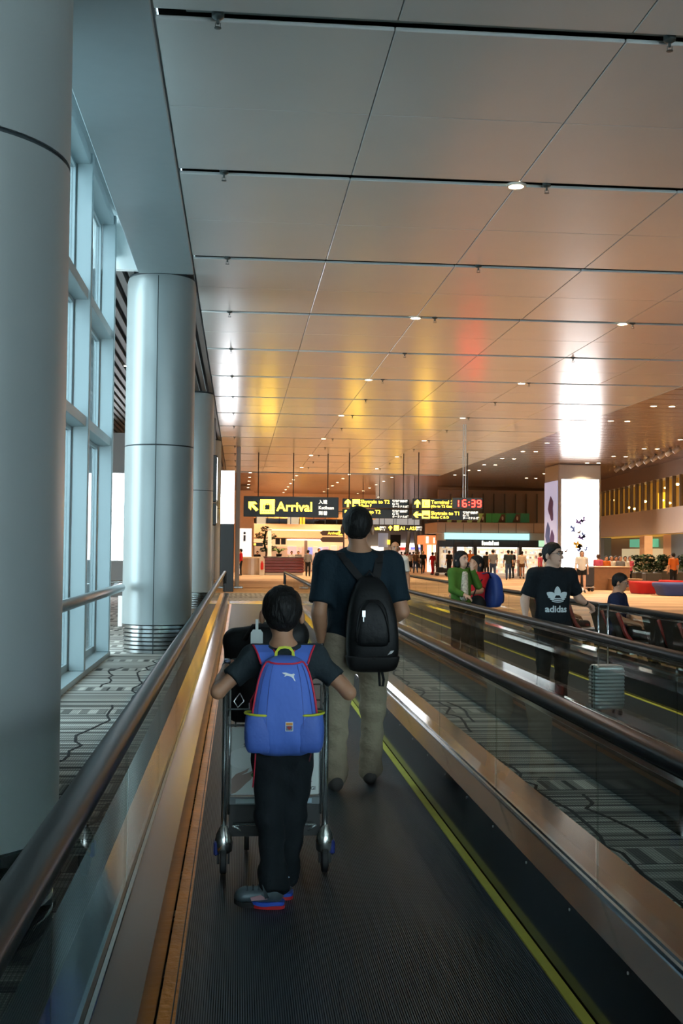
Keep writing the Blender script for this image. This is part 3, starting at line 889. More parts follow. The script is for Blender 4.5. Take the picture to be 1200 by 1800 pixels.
# ================================================================ CENTRE BACKGROUND
wc = MB(); pbox(wc, 600, 800, 862, 1006, 122, .4); o = wcen = wc.build('wall_centre', mat('pale_grey_wall', (.52, .48, .44), .6)); struct(o, 'pale wall behind the crowd', 'wall')
m = MB(); pbox(m, 655, 737, 911, 922, 112, .6); o = m.build('bulkhead', mat('white_bulkhead', (.62, .64, .62), .5, emit=(.8, .85, .85), es=.35), wcen)
for i in range(4):
    pbox_m = MB(); x = 655+20.5*i; pbox(pbox_m, x-.4, x+.4, 911, 922, 111.95, .05); pbox_m.build('joint', joint_m, o)
slm = mat('pale_strut', (.6, .62, .60), .4, .2)
for i, (a, b) in enumerate(((712, 722), (735, 727), (745, 737), (752, 748))):
    ys = 113+.7*i
    p0, p1 = P(a, 985, ys), P(b, 905, ys)
    ob = MB().tube([(p0[0], ys, 0), tuple(p1)], .2, 10).build('slanted_strut', slm, None, True); tag(ob, ORD[i].replace('nearest', 'leftmost')+' of the four pale slanted struts behind the crowd', 'strut', 'slanted struts')
shopsigns = (('row_of_shop_lights', 702, 748, 955, 966, shop_w, 'bright white shop sign behind the crowd'), ('red_canopy', 694, 716, 962, 969, mat('red_glow', (.8, .03, .03), .5, emit=(1, .06, .04), es=.7), 'red canopy behind the crowd'),
             ('blue_canopy', 722, 746, 962, 966, mat('blue_glow', (.1, .1, .9), .5, emit=(.25, .25, 1), es=1.1), 'blue glowing counter behind the crowd'), ('shop_window', 690, 748, 967, 990, mat('pink_shop', (.9, .7, .6), .5, emit=(1, .72, .58), es=.8), 'pink lit shop window behind the crowd'),
             ('shop_window', 652, 674, 960, 995, shop_e, 'warm lit shop window beside the tall man'), ('grey_banner', 665, 682, 937, 962, mat('banner_grey', (.5, .5, .56), .6, emit=(.5, .5, .6), es=.35), 'grey hanging banner left of the gate sign'),
             ('yellow_shop_sign', 681, 691, 949, 957, s_yellow_edge, 'small yellow shop sign above the man in white'), ('dark_display', 686, 704, 940, 960, black_m, 'dark departure board under the gate sign'))
sr = thing('shop_row', 'row of lit shopfronts with signs behind the crowd', 'shops', (0, 119.5, 0))
for i, (nm, a, b, c, d, mm, lb) in enumerate(shopsigns):
    q = MB(); pbox(q, a, b, c, d if nm != 'shop_window' else 1002, 119.4-.3*i, .3); ob = q.build(nm, mm, sr, world=True); ob['label'] = lb
q = MB(); pbox(q, 640, 760, 934, 1002.2, 119.6, .4); q.build('backing', grey_wall, sr, world=True)
# orange shop
YO = 86.
t = local_thing('orange_shop', 'small shop with glowing orange header and lit doorways', 'shop', 768, YO)
def at(m, a, b, c, d, y, dd, base0=False):
    r = px_rect(a, b, c, d, y); z0 = 0 if base0 else r[2]
    return m.box(r[0]-t.location.x, r[1]-t.location.x, y-t.location.y, y-t.location.y+dd, z0, r[3])
at(MB(), 744, 778, 941, 957, YO, 3.).build('header', mat('orange_glow', (.9, .25, .08), .5, emit=(1., .30, .10), es=.8), t)
at(MB(), 744, 796, 957, 1000, YO+2.5, .3, True).build('back_wall', mat('orange_glow_wall', (.75, .3, .15), .6, emit=(1., .4, .18), es=.3), t)  # wall glows by itself in place of the shop's lighting
for a, b in ((751, 758), (761, 771), (777, 782), (784, 790)):
    at(MB(), a, b, 958, 998, YO+2.3, .15, True).build('lit_panel', shop_e, t)
at(MB(), 768, 774, 947, 1003, YO-.2, .6, True).build('pillar', mat('dark_pillar', (.02, .015, .012), .4), t)
at(MB(), 762, 764, 945, 955, YO-.1, .1).build('logo_bar', s_white, t); at(MB(), 749, 753, 943, 955, YO-.1, .1).build('logo_bar', s_white, t)

# ================================================================ COSMETICS SHOP UNDER THE CYAN BAND
YS = 75.
t = local_thing('cosmetics_shop', 'wide shop with cyan light band and full white shelves', 'shop', 860, YS)
at(MB(), 768, 962, 919, 937.5, YS, 5.).build('fascia', fascia_m, t)
for i in range(6):
    at(MB(), 783+31*i-.3, 783+31*i+.3, 920, 937, YS-.03, .03).build('fascia_joint', joint_m, t)
at(MB(), 770, 783, 937.5, 950, YS+.02, 1.).build('band_end', fascia_m, t)
at(MB(), 782, 930, 937.5, 948.5, YS-.25, .5).build('light_band', cyan_e, t)
at(MB(), 930, 962, 937.5, 950, YS-.1, .5).build('band_end', mat('pale_cyan_wall', (.42, .5, .52), .5), t)
at(MB(), 770, 962, 948.5, 962, YS+.3, .5).build('header', mat('shop_header', (.015, .016, .018), .3), t)
at(MB(), 947, 960, 949, 961, YS+.2, .1).build('green_sign', mat('green_white_sign', (.5, .9, .6), .5, emit=(.55, .95, .65), es=.8), t)
for q, (dx, hh) in enumerate(((0, .30), (.13, .21), (.25, .21), (.37, .21), (.48, .27), (.58, .21), (.70, .30), (.84, .21), (.95, .21), (1.06, .22))):
    sx, sz = P(848, 957, YS)[0]-t.location.x, P(848, 958.3, YS)[2]
    MB().bbox(sx+dx, sx+dx+.10, .25, .29, sz, sz+hh, .02).build('sign_letter', s_white, t)
at(MB(), 771, 962, 962, 1001, YS+4.5, .2, True).build('back_wall', mat('glow_shop_back', (.8, .7, .55), .6, emit=(1., .85, .62), es=.25), t)  # interior light is painted into this wall as a weak glow
at(MB(), 836, 962, 960.5, 963.5, YS+1., 3.).build('ceiling_light', shop_w, t)
at(MB(), 802, 815, 959, 976, YS+2., .1).build('lit_poster', shop_w, t)
for a, b in ((798, 803), (832, 838), (912, 917), (769, 772)):
    at(MB(), a, b, 948, 1000, YS+.2, .5, True).build('pillar', mat('dark_pillar', (.02, .015, .012), .4), t)
prod = [mat('product_%d' % i, c_, .5, emit=c_, es=.45) for i, c_ in enumerate(((.85, .8, .72), (.8, .35, .25), (.25, .18, .15), (.9, .75, .45), (.45, .55, .6)))]  # goods glow in their own colours in place of shop lamps
rp = random.Random(9)
for a, b in ((776, 797), (817, 831), (840, 858), (860, 878), (880, 897), (899, 911), (918, 930), (931, 945), (946, 958)):
    r = px_rect(a, b, 966, 1000, YS+3.6); x0, x1 = r[0]-t.location.x, r[1]-t.location.x
    sh = MB().box(x0, x1, 4.0, 4.1, 0, r[3])
    for k in range(6): sh.box(x0, x1, 3.6, 4.0, .12+.34*k, .15+.34*k)
    s_ = sh.build('shelf_unit', mat('white_glow_shelf', (.8, .75, .66), .5, emit=(1., .86, .66), es=.30), t)  # shelves made to glow, standing in for light inside the shop
    pm_ = MB()
    for k in range(6):
        x = x0+.02
        while x < x1-.06:
            w_ = rp.uniform(.05, .13); h_ = rp.uniform(.1, .26); pm_.use(rp.choice((0, 0, 0, 1, 2, 3, 4))); pm_.box(x, min(x+w_, x1), 3.62, 3.8, .15+.34*k, .15+.34*k+h_); x += w_+.02
    pm_.build('products', prod, s_, kind='stuff')
# green banner band and mezzanine above the shop
t = local_thing('green_banner_band', 'green glowing banner band along the gallery above the shop', 'banner', 830, YS+.6)
for i in range(8):
    a, w_ = ((786, 17.5), (804, 17.5), (822, 17.5), (840, 10.5), (854, 10), (865, 24), (890, 25), (916, 14))[i]
    ci = 1 if i < 4 else 0 if i < 6 else 2; cc = ((.025, .13, .02), (.26, .28, .06), (.012, .085, .025))[ci]
    at(MB(), a, a+w_, 902.5, 918.5, YS+.6, .1).build('banner_panel', mat('green_banner_%d' % ci, cc, .5, emit=cc, es=.3), t)
    if i in (4, 7): continue
    r = px_rect(a+w_*.55, a+w_*.95, 904, 918.3, YS+.55); ox = t.location.x
    MB().prism([(r[0]-ox-.12, r[2]), (r[1]-ox, r[2]), (r[1]-ox, r[3]), (r[0]-ox+.12, r[3])], .04, lambda u, v, w2: (u, -.05+w2, v)).build('banner_print', mat('banner_print', (.13, .05, .03), .6), t)
    MB().ell(((r[0]+r[1])/2-ox, -.06, (r[2]+r[3])/2), (.07, .02, .14), 8, 6).build('banner_figure', mat('banner_pale', (.6, .45, .38), .6), t)
wg = MB(); pbox(wg, 770, 964, 862, 920, YS+3.5, .3); o = wg.build('wall_gallery', mat('gallery_brown', (.22, .13, .08), .4, .2)); struct(o, 'dark brown gallery wall above the green banners', 'wall')
for i in range(9):
    q = MB(); pbox(q, 792+19*i, 793.2+19*i, 868, 919, YS+3.2, .2); q.build('gallery_mullion', mat('bronze_mullion', (.10, .07, .05), .4, .5), o)

# ================================================================ DISPLAY PILLAR
YP = 56.
x0, x1 = P(981, 900, YP)[0], P(1056, 900, YP)[0]
t = thing('display_pillar', 'square pillar with glowing white screen showing painted birds', 'pillar', ((x0+x1)/2, YP, 0)); hw = (x1-x0)/2
MB().bbox(-hw, hw, 0, 2.6, 0, ZC+.3, .05).build('shaft', mat('pillar_grey', (.36, .35, .34), .4, .3), t)
r = px_rect(986, 1051.5, 843, 998, YP); X_ = lambda px: P(px, 920, YP)[0]-t.location.x; Z_ = lambda py: P(1018, py, YP)[2]
MB().box(X_(985), X_(1052.5), -.05, 0, Z_(999), Z_(842)).build('screen_frame', grey_wall, t)
scr = MB().box(X_(986), X_(1051.5), -.06, -.05, Z_(998), Z_(843)).build('screen', mat('pillar_screen', (1, 1, 1), .5, emit=(.95, .96, 1.), es=9.0), t)
bird = [(-1, .1), (-.35, .15), (-.1, .8), (.15, .2), (.7, .55), (1., .1), (.45, 0), (.55, -.5), (.1, -.15), (-.3, -.05)]
bcol = {'p': mat('violet_print', (.10, .07, .30), .6), 'y': mat('ochre_print', (.65, .40, .05), .6), 'b': mat('blue_print', (.08, .15, .5), .6), 'k': mat('dark_print', (.1, .06, .05), .6)}
for bx, by, s_, rot, cc in ((1015, 919, 5, .2, 'p'), (1024, 916, 4, 1.0, 'p'), (1008, 931, 4.5, 2.0, 'b'), (1016, 937, 3, .5, 'k'), (1019, 946, 5, .1, 'p'), (1026, 943, 4, 1.8, 'b'), (1017, 957, 5.5, 2.6, 'y'), (1014, 962, 4.5, .4, 'y'), (1020, 960, 3.5, 4., 'k'), (1018, 967, 4, 1.3, 'b'), (994, 970, 2.6, .7, 'k'), (1029, 967, 3, .9, 'b')):
    c_, d_ = math.cos(rot), math.sin(rot); k_ = 2.2*s_*YP/F_PX
    MB().prism([(X_(bx)+k_*(u*c_-v*d_), Z_(by)+k_*(u*d_+v*c_)) for u, v in bird], .01, lambda u, v, w_: (u, -.071+w_, v)).build('painted_bird', bcol[cc], t)
MB().box(-hw-.06, -hw, .1, 2.4, Z_(985), Z_(845)).build('side_picture', mat('violet_picture', (.4, .42, .6), .5, emit=(.5, .55, .8), es=.55), t)
for k, (ya, yb, za, zb, cc) in enumerate(((.5, 1.7, 3.1, 4.6, 'p'), (.3, 1.4, 1.2, 2.9, 'p'), (1.1, 2.2, 1.6, 3.3, 'b'), (.8, 1.6, .9, 1.6, 'y'))):
    m = MB(); c0 = ((ya+yb)/2, (za+zb)/2)
    m.prism([(c0[0]+(yb-ya)/2*math.cos(a_)*(.75+.25*math.cos(3*a_)), c0[1]+(zb-za)/2*math.sin(a_)*(.8+.2*math.sin(2*a_))) for a_ in [2*PI*q/14 for q in range(14)]], .012, lambda u, v, w_: (-hw-.072+w_, u, v)).build('picture_shape', bcol[cc], t)

# ================================================================ RIGHT FACADE
A = Vector((22.2, 70, 0)); B = Vector((19.3, 36, 0)); D = (B-A).normalized(); Nn = Vector((-D.y, D.x, 0))   # Nn points right, away from the hall
if Nn.x < 0: Nn = -Nn
LEN = (B-A).length
def fbox(m, s0, s1, d0, d1, z0, z1):
    vs = [A+D*s+Nn*d+Vector((0, 0, z)) for z in (z0, z1) for d in (d0, d1) for s in (s0, s1)]
    return m.add(vs, [(0, 2, 3, 1), (4, 5, 7, 6), (0, 1, 5, 4), (2, 6, 7, 3), (0, 4, 6, 2), (1, 3, 7, 5)])
wfac = fbox(MB(), 0, LEN, 0, .6, 2.6, 3.85).build('wall_facade', fascia_m); struct(wfac, 'taupe fascia band above the restaurants on the right', 'wall')
q = fbox(MB(), 0, LEN, 0, .6, 5.35, 6.2).build('upper_band', mat('bronze_band', (.16, .10, .07), .4, .3), wfac)
wback = fbox(MB(), -12, LEN, 2.6, 2.8, 2.6, 6.2).build('wall_lounge', mat('amber_glow_wall', (.28, .16, .05), .6, emit=(.8, .42, .06), es=.5)); struct(wback, 'lounge wall behind the upper glazing with amber room light painted in', 'wall')  # emissive wall stands in for the lit lounge interior
for k in range(31):
    s_ = .3+k*1.12
    if s_+1.1 > LEN: break
    fbox(MB(), s_-.05, s_+.05, -.05, .12, 3.85, 5.35).build('mullion', mat('bronze_mullion', (.10, .07, .05), .4, .5), wfac)
    fbox(MB(), s_+.06, s_+1.06, .04, .06, 3.87, 5.33).build('pane', shop_glass, wfac)
rp = random.Random(2)
ORDL = ORD[:20]
for k in range(20):
    s_ = 1.2+(LEN-2.4)*k/19; z = rp.choice((4.9, 4.6, 4.3, 5.2)); d = rp.uniform(.8, 2.1); p = A+D*s_+Nn*d+Vector((0, 0, z))
    o = thing('lounge_lamp', '%s small warm lamp behind the upper glazing, counted from the pillar' % ORDL[k], 'lamp', tuple(p), 0, 'lamps behind the upper glazing')
    MB().ell((0, 0, 0), (.13, .13, .06), 8, 5).build('bulb', lamp_e, o); MB().cyl((0, 0, .05), (0, 0, 6.1-z), .012, .012, 6).build('cord', black_m, o)
for i, (s0, s1) in enumerate(((6, 7.2), (20, 21.4), (26.4, 27.8))):
    o = fbox(MB(), s0, s1, 2.4, 2.55, 3.9, 5.1).build('amber_sign', s_yellow_edge); tag(o, ('far', 'middle', 'near')[i]+' amber lit board in the upper lounge', 'sign')
# restaurants under the fascia
wb2 = fbox(MB(), -12, LEN, 3.2, 3.4, 0, 2.6).build('wall_restaurant', mat('restaurant_wall', (.30, .24, .18), .6)); struct(wb2, 'dark back wall of the restaurants', 'wall')
for i, (s0, s1, mm, z0, z1, nm, lb) in enumerate(((2.5, 7.5, mat('mint_board', (.1, .4, .25), .5, emit=(.15, .55, .35), es=.6), 2.0, 2.5, 'menu_board', 'green lit menu board at the far restaurant'), (.5, 9, prod[3], .9, 1.9, 'food_display', 'bright food display under the green menu board'),
        (10.5, 12.5, mat('grey_screen', (.6, .62, .65), .5, emit=(.6, .65, .7), es=.5), 1.6, 2.5, 'menu_board', 'pale grey menu board right of the food display'), (19.5, 24, s_yellow_edge, 2.05, 2.45, 'yellow_board', 'yellow lettered board at the near restaurant'), (20, 26, shop_w, 1.5, 1.75, 'counter_light', 'white counter light under the yellow board'))):
    o = fbox(MB(), s0-4, s1-4, 2.7, 3.15, 0 if nm == 'food_display' else z0, z1).build(nm, mm, wb2 if nm != 'food_display' else None)
    if nm == 'food_display': tag(o, lb, 'display')
    else: o['label'] = lb
for i, (s0, s1, mm) in enumerate(((8.2, 9.2, beige), (12.8, 14.2, beige), (14.2, 18.5, mat('blue_grey_panel', (.12, .15, .17), .5)), (-2.2, -.2, mat('blue_grey_panel', (.12, .15, .17), .5)))):
    o = fbox(MB(), s0, s1, .75, 1.2, 0, 2.58).build('restaurant_pier', mm); tag(o, ('narrow beige pier', 'wide beige pier', 'blue grey wall panel right of the beige pier', 'blue grey wall panel beside the display pillar')[i]+' under the fascia', 'pier')
o = fbox(MB(), 24.5, 25.5, -.1, 0, 2.62, 2.95).build('exit_sign', mat('exit_green', (.2, .7, .6), .5, emit=(.25, .8, .7), es=.7)); tag(o, 'small green exit sign at the right edge', 'sign')
# track spotlights under the bronze ceiling
for k in range(9):
    p = P(1085+13*k, 815+(-.9)*k, 57-1.4*k)
    t = thing('track_spotlight', '%s of the tilted track spotlights by the upper glazing' % ORD[k].replace('nearest', 'leftmost'), 'spotlight', (p[0], p[1], ZC+.3), 0, 'track spotlights')
    R_ = Matrix.Rotation(.9, 3, 'Y')
    MB().box(-.02, .02, -.02, .02, -.16, 0).build('stem', grey_wall, t)
    MB().tube([R_ @ Vector((0, 0, -.16)) + Vector((0, 0, -.16)), R_ @ Vector((0, 0, .16)) + Vector((0, 0, -.16))], .10, 10).build('can', mat('can_grey', (.42, .38, .34), .5), t, True)

# ================================================================ FURNITURE ON THE RIGHT
wood = mat('counter_wood', (.22, .11, .05), .45, var=.08)
r = px_rect(1047, 1114, 1003, 1042, 47.5)
t = thing('planter_counter', 'stepped brown wooden counter behind the seated man', 'counter', ((r[0]+r[1])/2, 47.5, 0)); hw = (r[1]-r[0])/2
MB().bbox(-hw, hw, .5, 1.6, 0, .98, .02).build('upper_block', wood, t); MB().bbox(-hw+.7, hw+.35, 0, .5, 0, .48, .02).build('step', wood, t)
MB().bbox(-hw-.03, hw+.03, .46, 1.63, .98, 1.02, .01).build('top', mat('counter_top', (.5, .3, .18), .4), t); MB().bbox(-hw+.68, hw+.38, -.03, .5, .48, .51, .01).build('step_top', mat('counter_top', (.5, .3, .18), .4), t)
def ottoman(label, px0, px1, py0, py1, y, colr, nm):
    r = px_rect(px0, px1, py0, py1, y); hw = (r[1]-r[0])/2
    t = thing('ottoman', label, 'ottoman', ((r[0]+r[1])/2, y, 0), 0, 'low upholstered ottomans')
    def ring(k, dz, dd): return [(k*hw*math.copysign(abs(math.cos(a))**.45, math.cos(a)), .75*dd*math.copysign(abs(math.sin(a))**.45, math.sin(a)), dz) for a in [2*PI*q/28 for q in range(28)]]
    fm = mat(nm, colr, .75)
    MB().loft([ring(.80, .03, .8), ring(.90, .28, .9), ring(.98, .36, 1.), ring(.985, .385, 1.)]).build('base', fm, t, True, angle=.8)
    MB().loft([ring(.985, .388, 1.), ring(1., .42, 1.02), ring(.99, .47, 1.), ring(.95, .495, .96)]).build('seat_pad', fm, t, True, angle=.8)
    MB().loft([ring(.76, 0, .75), ring(.76, .03, .75)]).build('plinth', black_m, t)
ottoman('red upholstered ottoman beside the wooden counter', 1109, 1150.5, 1023, 1043, 44, (.42, .008, .012), 'red_fabric')
ottoman('long blue upholstered ottoman at the right edge', 1152, 1224, 1025, 1046, 42.2, (.025, .05, .19), 'blue_fabric')
ottoman('small red ottoman behind the blue one', 1165, 1192, 1021, 1036, 46, (.42, .008, .012), 'red_fabric')
rn = random.Random(21)
for i, (px, y) in enumerate(((1127, 50.2), (1145, 48.6), (1163, 50.6), (1198, 50.8), (1136, 53), (1158, 54.4))):
    t = local_thing('planter_bush', '%s dark leafy bush in a tall planter by the restaurants' % ORD[i].replace('nearest', 'first'), 'plant', px, y, 'planter bushes')
    MB().bbox(-.35, .35, -.3, .3, 0, .75, .03).build('planter', mat('dark_planter', (.05, .045, .035), .5), t)
    for k in range(3):
        m = MB(); leaf_cluster(m, (rn.uniform(-.2, .2), 0, .95+.22*k), .30, 110, .11, rn); m.build('foliage', leaf_m if k else leaf2_m if i % 3 == 0 else leaf_m, t)
# row of seats right of the opposite walkway
seat_red = mat('seat_red_leather', (.22, .02, .015), .35)
def seat_row(y0, n, x, label):
    t = thing('bench_seat', label, 'seating', (x, y0, 0), 0, 'rows of waiting seats')
    MB().box(-.03, .03, -.2, .62*n, .30, .36).build('beam', steel, t)
    for k in range(n):
        y = .62*k
        MB().bbox(-.05, .46, y+.02, y+.55, .40, .46, .02).build('seat', black_m, t)
        m = MB().prism([(-.02, .44), (-.13, .83), (-.08, .85), (.04, .46)], .52, lambda u, v, w_: (u, y+.02+w_, v)); m.build('backrest', black_m, t)
        MB().tube([(-.13, y-.03, .82), (-.02, y-.03, .55), (.12, y-.03, .38)], .028, 8).build('armrest', seat_red, t, True)
        MB().tube([(.12, y-.03, .38), (.2, y-.03, .18)], .03, 8).build('arm_sleeve', chrome, t, True)
        if k % 2 == 0:
            MB().box(-.03, .03, y+.25, y+.31, 0, .30).build('leg', steel, t); MB().box(-.22, .3, y+.24, y+.32, 0, .03).build('foot', steel, t)
seat_row(11.0, 4, 4.98, 'row of black waiting seats with red armrests, nearest the camera')
seat_row(14.3, 2, 4.98, 'pair of black seats under the man with white earphones')
seat_row(16.5, 4, 4.98, 'row of black waiting seats holding the child in a cap')
# ================================================================ PEOPLE
class Field:
    """smooth blended distance field, meshed by surface nets"""
    def __init__(s, lo, hi, vox):
        s.lo = np.array(lo, float); s.vox = vox
        n = np.ceil((np.array(hi, float)-s.lo)/vox).astype(int)+1
        s.ax = [s.lo[i]+vox*np.arange(n[i]) for i in range(3)]
        s.D = np.full(tuple(n), 9., np.float32)
    def _sl(s, lo, hi, pad):
        sl = []
        for i in range(3):
            a = int(np.floor((lo[i]-pad-s.lo[i])/s.vox)); b = int(np.ceil((hi[i]+pad-s.lo[i])/s.vox))+1
            a = max(a, 0); b = min(b, len(s.ax[i]))
            if b <= a: return None
            sl.append(slice(a, b))
        return tuple(sl)
    def _grid(s, sl):
        return (s.ax[0][sl[0]][:, None, None], s.ax[1][sl[1]][None, :, None], s.ax[2][sl[2]][None, None, :])
    def _mix(s, sl, d, k, sub=False):
        o = s.D[sl]
        if sub:
            s.D[sl] = np.maximum(o, -d); return
        if k > 0:
            h = np.clip(.5+.5*(o-d)/k, 0, 1); s.D[sl] = o*(1-h)+d*h-k*h*(1-h)
        else: s.D[sl] = np.minimum(o, d)
    def cone(s, a, b, ra, rb, k=.02, clip=None, sq=(1, 1, 1)):
        a, b = np.array(a, float), np.array(b, float)
        r = max(ra, rb)*max(1, 1/min(sq)); pad = k+s.vox*2+.01
        sl = s._sl(np.minimum(a, b)-r, np.maximum(a, b)+r, pad)
        if sl is None: return s
        X, Y, Z = s._grid(sl); ba = b-a; L2 = max((ba**2).sum(), 1e-9)
        px, py, pz = X-a[0], Y-a[1], Z-a[2]
        t = np.clip((px*ba[0]+py*ba[1]+pz*ba[2])/L2, 0, 1)
        d = np.sqrt(((px-t*ba[0])*sq[0])**2+((py-t*ba[1])*sq[1])**2+((pz-t*ba[2])*sq[2])**2)-(ra+(rb-ra)*t)
        if clip:
            for q, n in clip:
                n = np.array(n, float); n /= np.linalg.norm(n)
                d = np.maximum(d, (X-q[0])*n[0]+(Y-q[1])*n[1]+(Z-q[2])*n[2])
        s._mix(sl, d.astype(np.float32), k); return s
    def ell(s, c, r, k=.02, R=None, sub=False, clip=None):
        c, r = np.array(c, float), np.array(r, float); m = r.max()
        sl = s._sl(c-m, c+m, k+s.vox*2+.01)
        if sl is None: return s
        X, Y, Z = s._grid(sl); p = [X-c[0], Y-c[1], Z-c[2]]
        if R is not None:
            R = np.array(R); p = [R[0][i]*p[0]+R[1][i]*p[1]+R[2][i]*p[2] for i in range(3)]
        k0 = np.sqrt((p[0]/r[0])**2+(p[1]/r[1])**2+(p[2]/r[2])**2)+1e-6
        k1 = np.sqrt((p[0]/r[0]**2)**2+(p[1]/r[1]**2)**2+(p[2]/r[2]**2)**2)+1e-6
        d = k0*(k0-1)/k1
        if clip:
            for q, n in clip:
                n = np.array(n, float); n /= np.linalg.norm(n)
                d = np.maximum(d, (X-q[0])*n[0]+(Y-q[1])*n[1]+(Z-q[2])*n[2])
        s._mix(sl, d.astype(np.float32), k, sub); return s
    def cut(s, q, n):
        n = np.array(n, float); n /= np.linalg.norm(n); X, Y, Z = s.ax[0][:, None, None], s.ax[1][None, :, None], s.ax[2][None, None, :]
        s.D = np.maximum(s.D, ((X-q[0])*n[0]+(Y-q[1])*n[1]+(Z-q[2])*n[2]).astype(np.float32)); return s
    def wrinkle(s, amp, f=(20, 20, 30), ph=0.):
        X, Y, Z = s.ax[0][:, None, None], s.ax[1][None, :, None], s.ax[2][None, None, :]
        w_ = np.sin(Z*f[2]+3*np.sin(X*f[0]*.6+ph)+2.*np.sin(Y*f[1]*.5))*np.sin(X*f[0]*.7+Z*f[2]*.35+ph)
        s.D = s.D+(amp*(w_-.7)).astype(np.float32); return s
    def mesh(s, name):
        D = s.D; ins = D < 0
        nx, ny, nz = D.shape
        c = np.zeros((nx-1, ny-1, nz-1), np.int8)
        for i in (0, 1):
            for j in (0, 1):
                for k in (0, 1): c += ins[i:nx-1+i, j:ny-1+j, k:nz-1+k]
        act = (c > 0) & (c < 8); idx = np.argwhere(act)
        if len(idx) == 0: return None
        vid = np.full(act.shape, -1, np.int64); vid[act] = np.arange(len(idx))
        acc = np.zeros((len(idx), 3)); cnt = np.zeros(len(idx))
        cor = [(i, j, k) for i in (0, 1) for j in (0, 1) for k in (0, 1)]
        for a in range(8):
            for b in range(a+1, 8):
                if sum(abs(cor[a][q]-cor[b][q]) for q in range(3)) != 1: continue
                pa = idx+cor[a]; pb = idx+cor[b]; da = D[pa[:, 0], pa[:, 1], pa[:, 2]]; db = D[pb[:, 0], pb[:, 1], pb[:, 2]]
                m = (da < 0) != (db < 0); t = np.where(m, da/(da-db+1e-12), 0)
                acc[m] += (np.array(cor[a])+(np.array(cor[b])-np.array(cor[a]))*t[:, None])[m]; cnt[m] += 1
        V = (idx+acc/cnt[:, None])*s.vox+s.lo
        F = []
        for ax in range(3):
            sh = [slice(None)]*3; s2 = [slice(None)]*3; sh[ax] = slice(0, -1); s2[ax] = slice(1, None)
            A_, B_ = ins[tuple(sh)], ins[tuple(s2)]; e = np.argwhere(A_ != B_)
            u, v = (ax+1) % 3, (ax+2) % 3
            ok = (e[:, u] > 0) & (e[:, v] > 0) & (e[:, u] < D.shape[u]-1) & (e[:, v] < D.shape[v]-1); e = e[ok]
            def g(du, dv):
                q = e.copy(); q[:, u] -= du; q[:, v] -= dv; return vid[q[:, 0], q[:, 1], q[:, 2]]
            q = np.stack([g(1, 1), g(0, 1), g(0, 0), g(1, 0)], 1)
            fl_ = A_[e[:, 0], e[:, 1], e[:, 2]]
            q[~fl_] = q[~fl_][:, ::-1]
            F.append(q)
        F = np.concatenate(F)
        me = bpy.data.meshes.new(name)
        me.vertices.add(len(V)); me.vertices.foreach_set('co', V.astype(np.float32).ravel())
        me.loops.add(F.size); me.loops.foreach_set('vertex_index', F.ravel().astype(np.int32))
        me.polygons.add(len(F)); me.polygons.foreach_set('loop_start', np.arange(0, F.size, 4, dtype=np.int32)); me.polygons.foreach_set('loop_total', np.full(len(F), 4, np.int32))
        me.polygons.foreach_set('use_smooth', np.ones(len(F), bool))
        me.update(calc_edges=True); me.validate()
        return me
    def build(s, name, m, parent, label=None):
        me = s.mesh(name)
        if me is None: return None
        me.materials.append(m); o = bpy.data.objects.new(name, me); C.objects.link(o); o.parent = parent
        if label: o['label'] = label
        return o

SKIN = {'tan': mat('skin_tan', (.42, .21, .12), .5), 'light': mat('skin_light', (.58, .34, .24), .5), 'brown': mat('skin_brown', (.27, .125, .07), .5)}
HAIR = {'black': mat('hair_black', (.006, .006, .006), .55, spec=.25, bump=.5, bscale=90, stretch=(1, 1, .25)), 'brown': mat('hair_brown', (.06, .03, .018), .45, bump=.6, bscale=90, stretch=(1, 1, .25)), 'grey': mat('hair_grey', (.30, .27, .24), .5, bump=.5, bscale=90), 'blonde': mat('hair_blonde', (.42, .26, .10), .5)}
eye_w = mat('eye_white', (.7, .68, .65), .3); eye_k = mat('eye_dark', (.01, .008, .006), .2); lip_m = mat('lips', (.30, .09, .07), .5)
def v3(*a): return np.array(a, float)

